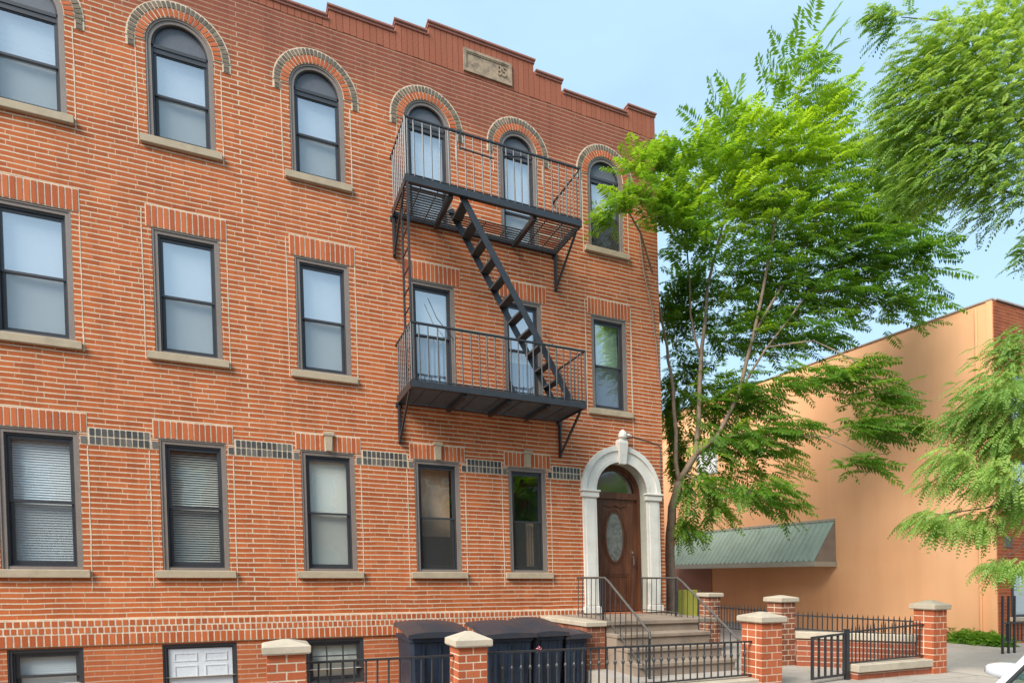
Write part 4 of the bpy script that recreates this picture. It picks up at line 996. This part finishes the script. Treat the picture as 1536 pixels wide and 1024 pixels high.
# locust tree on the right, trunk just outside the picture
T2B = at(1760, 867.5, 9.6); T2B[2] = 0
BB = [(1450, 100, 110, 90, 9.3, 160, .8), (1400, 220, 100, 70, 9.5, 110, .6), (1490, 560, 60, 60, 9.3, 60, .5), (1420, 180, 130, 130, 9.5, 260, .7), (1310, 20, 22, 12, 9.4, 24, .5), (1480, 640, 80, 110, 9.4, 110, .5), (1500, 40, 70, 60, 9.2, 300, .8), (1410, 70, 80, 45, 9.3, 300, .75), (1330, 25, 38, 18, 9.3, 45, .5), (1480, 130, 90, 80, 9.0, 380, .8), (1400, 160, 85, 65, 9.4, 340, .7), (1340, 130, 38, 40, 9.5, 70, .55), (1350, 200, 55, 55, 9.6, 150, .55),
      (1500, 230, 70, 70, 9.1, 300, .75), (1430, 250, 85, 60, 9.3, 320, .6), (1490, 300, 70, 40, 9.2, 130, .5), (1530, 375, 18, 28, 9.0, 26, .3), (1375, 275, 60, 42, 9.5, 130, .5), (1560, 150, 70, 130, 9.2, 400, .7), (1600, 320, 60, 80, 9.3, 120, .5),
      (1515, 520, 35, 38, 9.4, 90, .4), (1490, 590, 60, 36, 9.0, 150, .5), (1440, 630, 50, 30, 9.5, 110, .42), (1500, 650, 50, 50, 9.1, 190, .5), (1425, 685, 45, 28, 9.2, 90, .6), (1480, 715, 52, 34, 8.9, 140, .6), (1395, 780, 45, 22, 9.0, 95, .55), (1450, 785, 50, 28, 9.3, 110, .6),
      (1530, 750, 38, 50, 9.2, 120, .5), (1500, 848, 36, 18, 9.0, 65, .5), (1570, 620, 55, 140, 9.3, 340, .5), (1535, 585, 32, 60, 9.2, 100, .5), (1400, 725, 40, 18, 9.4, 30, .5)]
v3, t3 = crown(BB, T2B + V(0, 0, 6), rng, .28, 9, .058, .023, .6, 60, .35, updir=.0, dens=1.35, flat=1.2, grow=1.12)
tr2 = thing('locust_tree', 'light green feathery tree reaching in from the right edge above the driveway', 'tree', tuple(T2B))
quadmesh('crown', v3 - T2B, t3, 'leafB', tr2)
wd = MB(); _T = T1B; T1B = T2B
limb([T2B, (1740, 600, 9.6), (1700, 330, 9.5), (1680, 100, 9.4), (1660, -150, 9.3)], .16, .05, 10)
limb([(1700, 330, 9.5), (1600, 240, 9.4), (1536, 190, 9.3), (1505, 155, 9.2), (1480, 142, 9.2), (1410, 138, 9.3)], .05, .008)
limb([(1505, 155, 9.2), (1488, 110, 9.2), (1485, 60, 9.2)], .018, .005); limb([(1505, 155, 9.2), (1465, 90, 9.3), (1450, 50, 9.3)], .014, .004)
limb([(1700, 330, 9.5), (1600, 305, 9.4), (1536, 292, 9.3), (1490, 280, 9.3), (1440, 240, 9.3), (1400, 210, 9.4)], .035, .006)
limb([(1735, 560, 9.6), (1600, 600, 9.4), (1500, 640, 9.2), (1420, 690, 9.2)], .03, .005); limb([(1735, 600, 9.6), (1600, 720, 9.3), (1480, 760, 9.1), (1370, 775, 9.)], .025, .005); limb([(1600, 720, 9.3), (1530, 820, 9.1), (1480, 850, 9.)], .012, .004)
limb([(1700, 330, 9.5), (1620, 20, 9.3), (1500, 40, 9.2), (1350, 25, 9.3)], .05, .006)
wd.build('trunk', 'barkdark', tr2, smooth=True); T1B = _T

# a street tree across the road, mirrored in the fanlight and panes
tr3 = thing('street_tree', 'dark leafy street tree standing across the road from the door', 'tree', (13, -21, 0))
nB = [(0, 0)]
Pn = []; 
q = rng.normal(0, 1, (900, 3)); q /= np.linalg.norm(q, axis=1)[:, None]; q *= rng.uniform(.3, 1, (900, 1)); P3 = q * V(3.2, 3., 2.6) + V(0, 0, 5.6); D3 = q + V(0, 0, .1); D3 /= np.linalg.norm(D3, axis=1)[:, None]
v4, t4 = fronds(P3, D3, rng.uniform(.6, 1., 900), rng.uniform(.2, .7, 900), 8, .22, .09, .3, rng); quadmesh('crown', v4, t4, 'leafA', tr3)
b = MB(); b.tube([(0, 0, 0), (.1, 0, 2), (0, .1, 4), (0, 0, 6)], [.2, .16, .12, .05], 8); b.build('trunk', 'bark', tr3)

# low shrubs at the foot of the orange wall
def shrub(u, v, w, h, n, label, tone=.5):
    c = at(u, v, 1.); d = 1.5 / max(.02, (v - 867.5) / FPX); c = at(u, v, d * .945); c[2] = 0
    t = thing('low_shrub', label, 'shrub', tuple(c), 0, 'shrubs along the foot of the orange wall')
    q = rng.normal(0, 1, (n, 3)); q /= np.linalg.norm(q, axis=1)[:, None]; q[:, 2] = abs(q[:, 2]); P = q * V(w, w * .8, h) * rng.uniform(.5, 1, (n, 1)); D_ = q + rng.normal(0, .4, (n, 3)) + V(0, 0, .3); D_ /= np.linalg.norm(D_, axis=1)[:, None]
    vv, tt = fronds(P, D_, rng.uniform(.1, .2, n), np.clip(rng.normal(tone, .2, n), 0, 1), 4, .06, .03, .3, rng)
    quadmesh('foliage', vv, tt, 'leafC', t)
    b = MB()
    for k in range(5): b.tube([(0, 0, 0), (random.uniform(-.5, .5) * w, random.uniform(-.5, .5) * w, h * .7)], [.012, .004], 5)
    b.build('stem', 'barkdark', t)
shrub(1436, 953, .5, .34, 420, 'taller pale shrub in the corner behind the driveway pier', .45)
shrub(1452, 957, .42, .26, 420, 'bright green low shrub second from the driveway pier', .75)
shrub(1474, 959, .42, .24, 420, 'bright green low shrub near the middle of the row', .8)
shrub(1494, 961, .36, .20, 360, 'rightmost bright green low shrub by the orange corner', .75)

# ================================================================ CAR
car = thing('parked_car', 'white car at the lower right corner with its door mirror showing', 'car', (6.93, -8.25, -.10), 0)
def cs(x, hw, z0, z1, s=.93): return [(x, -hw * .94, z0), (x, -hw, (z0 + z1) * .45), (x, -hw * .98, z1 - .12), (x, -hw * s, z1 - .02), (x, -hw * .5, z1 + .02), (x, hw * .5, z1 + .02), (x, hw * s, z1 - .02), (x, hw * .98, z1 - .12), (x, hw, (z0 + z1) * .45), (x, hw * .94, z0)]
b = MB(); b.loft([cs(-2.55, .55, .3, .5), cs(-2.4, .75, .22, .58), cs(-2.0, .84, .2, .66), cs(-1.3, .87, .2, .74), cs(-.6, .88, .2, .78), cs(.6, .88, .2, .80), cs(1.6, .87, .2, .82), cs(2.0, .84, .22, .8), cs(2.2, .7, .35, .7)])
b.build('body', 'carpaint', car, smooth=True)
g = lambda x, hw, z: [(x, -hw, z), (x, hw, z)]
b = MB(); a_ = [(-1.45, .74, .765), (-.45, .62, 1.33), (.9, .62, 1.36), (1.75, .70, .82)]
b.quad((-.5, -.60, 1.335), (-.5, .60, 1.335), (.2, .61, 1.38), (.2, -.61, 1.38)); b.quad((.2, -.61, 1.38), (.2, .61, 1.38), (.95, .58, 1.345), (.95, -.58, 1.345)); b.build('roof', 'carpaint', car)
b = MB()
for s in (-1, 1):
    b.tube([(-1.56, s * .77, .76), (-1.12, s * .71, 1.07), (-.5, s * .62, 1.335), (.2, s * .64, 1.37), (.95, s * .60, 1.34), (1.8, s * .72, .83)], [.03, .028, .03, .03, .03, .03], 8); b.bar((.15, s * .82, .8), (.1, s * .63, 1.35), .05, .04)
b.build('pillars', 'carpaint', car, smooth=True)
for s in (-1, 1): b = MB(); b.tube([(-1.53, s * .735, .772), (-1.10, s * .67, 1.075), (-.5, s * .58, 1.33)], .018, 6); b.build('window_trim', 'tyre', car)
b = MB(); b.quad((-1.5, -.75, .76), (-1.5, .75, .76), (-.5, .6, 1.33), (-.5, -.6, 1.33)); b.build('windshield', 'carglass', car)
for s in (-1, 1): b = MB(); b.quad((-1.45, s * .79, .79), (1.75, s * .79, .82), (.95, s * .61, 1.34), (-.48, s * .63, 1.33)); b.build('side_window', 'carglass', car)
b = MB(); b.quad((1.8, -.7, .83), (1.8, .7, .83), (.97, .59, 1.34), (.97, -.59, 1.34)); b.build('rear_window', 'carglass', car)
for s in (-1, 1):
    b = MB(); b.loft([[(-1.17 + dx * k_, s * (.84 + yy), .835 + dz * k_) for dx, dz in ((-.07, -.04), (-.04, .055), (.03, .07), (.07, .03), (.06, -.045), (0, -.06))] for yy, k_ in ((0, .95), (.05, 1.1), (.12, 1.05), (.20, .8), (.23, .45))]); b.tube([(-1.2, s * .74, .80), (-1.2, s * .86, .82)], .025, 6); b.build('mirror', 'carpaint', car, smooth=True)
for x in (-1.65, 1.35):
    for s in (-1, 1):
        b = MB(); b.cyl((x, s * .66, .31), (x, s * .86, .31), .31, n=24); w_ = b.build('wheel', 'tyre', car); b = MB(); b.cyl((x, s * .855, .31), (x, s * .872, .31), .2, n=16); b.build('rim', 'chrome', w_)
for s in (-1, 1): b = MB(); b.bevbox(-2.5, -2.2, s * .62 - .13, s * .62 + .13, .46, .6, .02); b.build('headlight', 'chrome', car)
b = MB(); b.box(-.3, 1.2, -.6, .6, .3, .95); b.build('seats', 'tyre', car)

# ================================================================ GROUND
b = MB(); BIG = 400; ax0, ax1, ay0, ay1 = -12, 4.97, -3.9, 0.
for x0, x1, y0, y1 in ((-BIG, BIG, -6.3, ay0), (-BIG, ax0, ay0, ay1), (ax1, BIG, ay0, ay1), (-BIG, BIG, ay1, BIG)): b.quad((x0, y0, 0), (x1, y0, 0), (x1, y1, 0), (x0, y1, 0))
for p, q_ in (((ax0, ay0), (ax1, ay0)), ((ax1, ay0), (ax1, ay1)), ((ax0, ay0), (ax0, ay1))): b.quad((*p, -.35), (*q_, -.35), (*q_, 0), (*p, 0))
def pavemat():
    m, t, p, o = nt('pavement')
    tc = nd(t, 'ShaderNodeTexCoord'); n1 = nd(t, 'ShaderNodeTexNoise', i_Scale=.8, i_Detail=7., i_Roughness=.65); n2 = nd(t, 'ShaderNodeTexNoise', i_Scale=60., i_Detail=4.)
    bt = nd(t, 'ShaderNodeTexBrick', offset=0., i_Scale=1.); bt.inputs['Brick Width'].default_value = 1.5; bt.inputs['Row Height'].default_value = 1.5; bt.inputs['Mortar Size'].default_value = .012
    for n in (n1, n2, bt): t.links.new(tc.outputs['Object'], n.inputs['Vector'])
    r = ramp(t, [(.3, (.27, .235, .20)), (.5, (.36, .315, .265)), (.7, (.42, .37, .31))]); t.links.new(n1.outputs[0], r.inputs[0])
    c = mixc(t, .3, r.outputs[0], n2.outputs[0], 'OVERLAY'); c = mixc(t, math_(t, 'MULTIPLY', bt.outputs['Fac'], .55), c, (.14, .12, .10))
    t.links.new(c, p.inputs['Base Color']); p.inputs['Roughness'].default_value = .9; bump(t, p, n2.outputs[0], .3); return m
M['pavement'] = pavemat()
struct(b.build('ground', 'pavement'))
b = MB(); b.quad((ax0, ay0, -.346), (ax1, ay0, -.346), (ax1, ay1, -.346), (ax0, ay1, -.346)); struct(b.build('areaway_floor', 'steps'))
b = MB(); b.quad((-BIG, -BIG, -.12), (BIG, -BIG, -.12), (BIG, -6.2, -.12), (-BIG, -6.2, -.12)); struct(b.build('road', 'asphalt'))
b = MB(); b.box(-80, 80, -6.42, -6.301, -.3, .004); struct(b.build('kerb', 'kerb'))
b = MB(); b.quad((10.4, -6.29, .004), (15.6, -6.29, .004), (15.2, -1.2, .004), (10.4, -2.6, .004)); struct(b.build('driveway', 'pave'))

nl = 260; pl = np.stack([rng.uniform(5.5, 14.5, nl), rng.uniform(-6.2, -1., nl), np.full(nl, .012)], 1)
dl = rng.normal(0, 1, (nl, 3)); dl[:, 2] *= .12; dl /= np.linalg.norm(dl, axis=1)[:, None]; wl = np.cross(dl, V(0, 0, 1)); ll_ = rng.uniform(.03, .06, (nl, 1))
keep = ~((pl[:, 0] < 7.4) & (pl[:, 1] > -3.)); pl, dl, wl, ll_ = pl[keep], dl[keep], wl[keep], ll_[keep]
lo_ = quadmesh('fallen_leaves', np.stack([pl, pl + dl * ll_ * .5 - wl * ll_ * .22, pl + dl * ll_ + V(0, 0, .006), pl + dl * ll_ * .5 + wl * ll_ * .22], 1).reshape(-1, 3), np.repeat(rng.uniform(.5, 1, len(pl)), 4), 'leafC')
lo_['kind'] = 'stuff'; tag(lo_, 'small yellow green leaves fallen on the pavement and driveway', 'leaves')

# ================================================================ LIGHT, SKY, CAMERA
SUN_EL, SUN_ROT = R(41), R(243)
w = bpy.data.worlds.new('World'); scn.world = w; w.use_nodes = True; t = w.node_tree; t.nodes.clear()
o = t.nodes.new('ShaderNodeOutputWorld'); bg = t.nodes.new('ShaderNodeBackground'); t.links.new(bg.outputs[0], o.inputs[0])
sky = nd(t, 'ShaderNodeTexSky', sky_type='NISHITA', sun_disc=False, sun_elevation=SUN_EL, sun_rotation=SUN_ROT, air_density=1.0, dust_density=1.5, ozone_density=1.4)
tc = nd(t, 'ShaderNodeTexCoord'); mp = nd(t, 'ShaderNodeMapping'); mp.inputs['Scale'].default_value = (1.2, 1.2, 3.2)
cn = nd(t, 'ShaderNodeTexNoise', i_Scale=1.4, i_Detail=7., i_Roughness=.55, i_Distortion=.3)
t.links.new(tc.outputs['Generated'], mp.inputs[0]); t.links.new(mp.outputs[0], cn.inputs['Vector'])
cr = ramp(t, [(.30, (.62,) * 3), (.72, (.97,) * 3)]); t.links.new(cn.outputs[0], cr.inputs[0])
t.links.new(mixc(t, cr.outputs[0], sky.outputs[0], (2.05, 3.05, 3.85)), bg.inputs[0]); bg.inputs[1].default_value = .15
sl = bpy.data.lights.new('Sun', 'SUN'); sl.energy = 2.9; sl.angle = R(30); sl.color = (1, .95, .88)
so = bpy.data.objects.new('Sun', sl); C.objects.link(so)
from mathutils import Vector, Matrix
sd = Vector((sin(SUN_ROT) * cos(SUN_EL), cos(SUN_ROT) * cos(SUN_EL), sin(SUN_EL)))
so.rotation_euler = sd.to_track_quat('Z', 'Y').to_euler(); so.location = sd * 40
cam = bpy.data.cameras.new('Camera'); co = bpy.data.objects.new('Camera', cam); C.objects.link(co); scn.camera = co
cam.sensor_width = 36; cam.lens = FPX / 1536 * 36; cam.shift_y = (867.47 - 512) / 1536; cam.clip_end = 2000; cam.clip_start = .05
co.location = CAM
ro_ = R(.108); r2 = _r * cos(ro_) + _u * sin(ro_); u2 = -_r * sin(ro_) + _u * cos(ro_)
mt = Matrix(((r2[0], u2[0], -_f[0]), (r2[1], u2[1], -_f[1]), (r2[2], u2[2], -_f[2]))); co.rotation_euler = mt.to_euler()
vs_ = scn.view_settings; vs_.view_transform = 'Standard'; vs_.look = 'None'; vs_.gamma = 1; vs_.exposure = 1.04
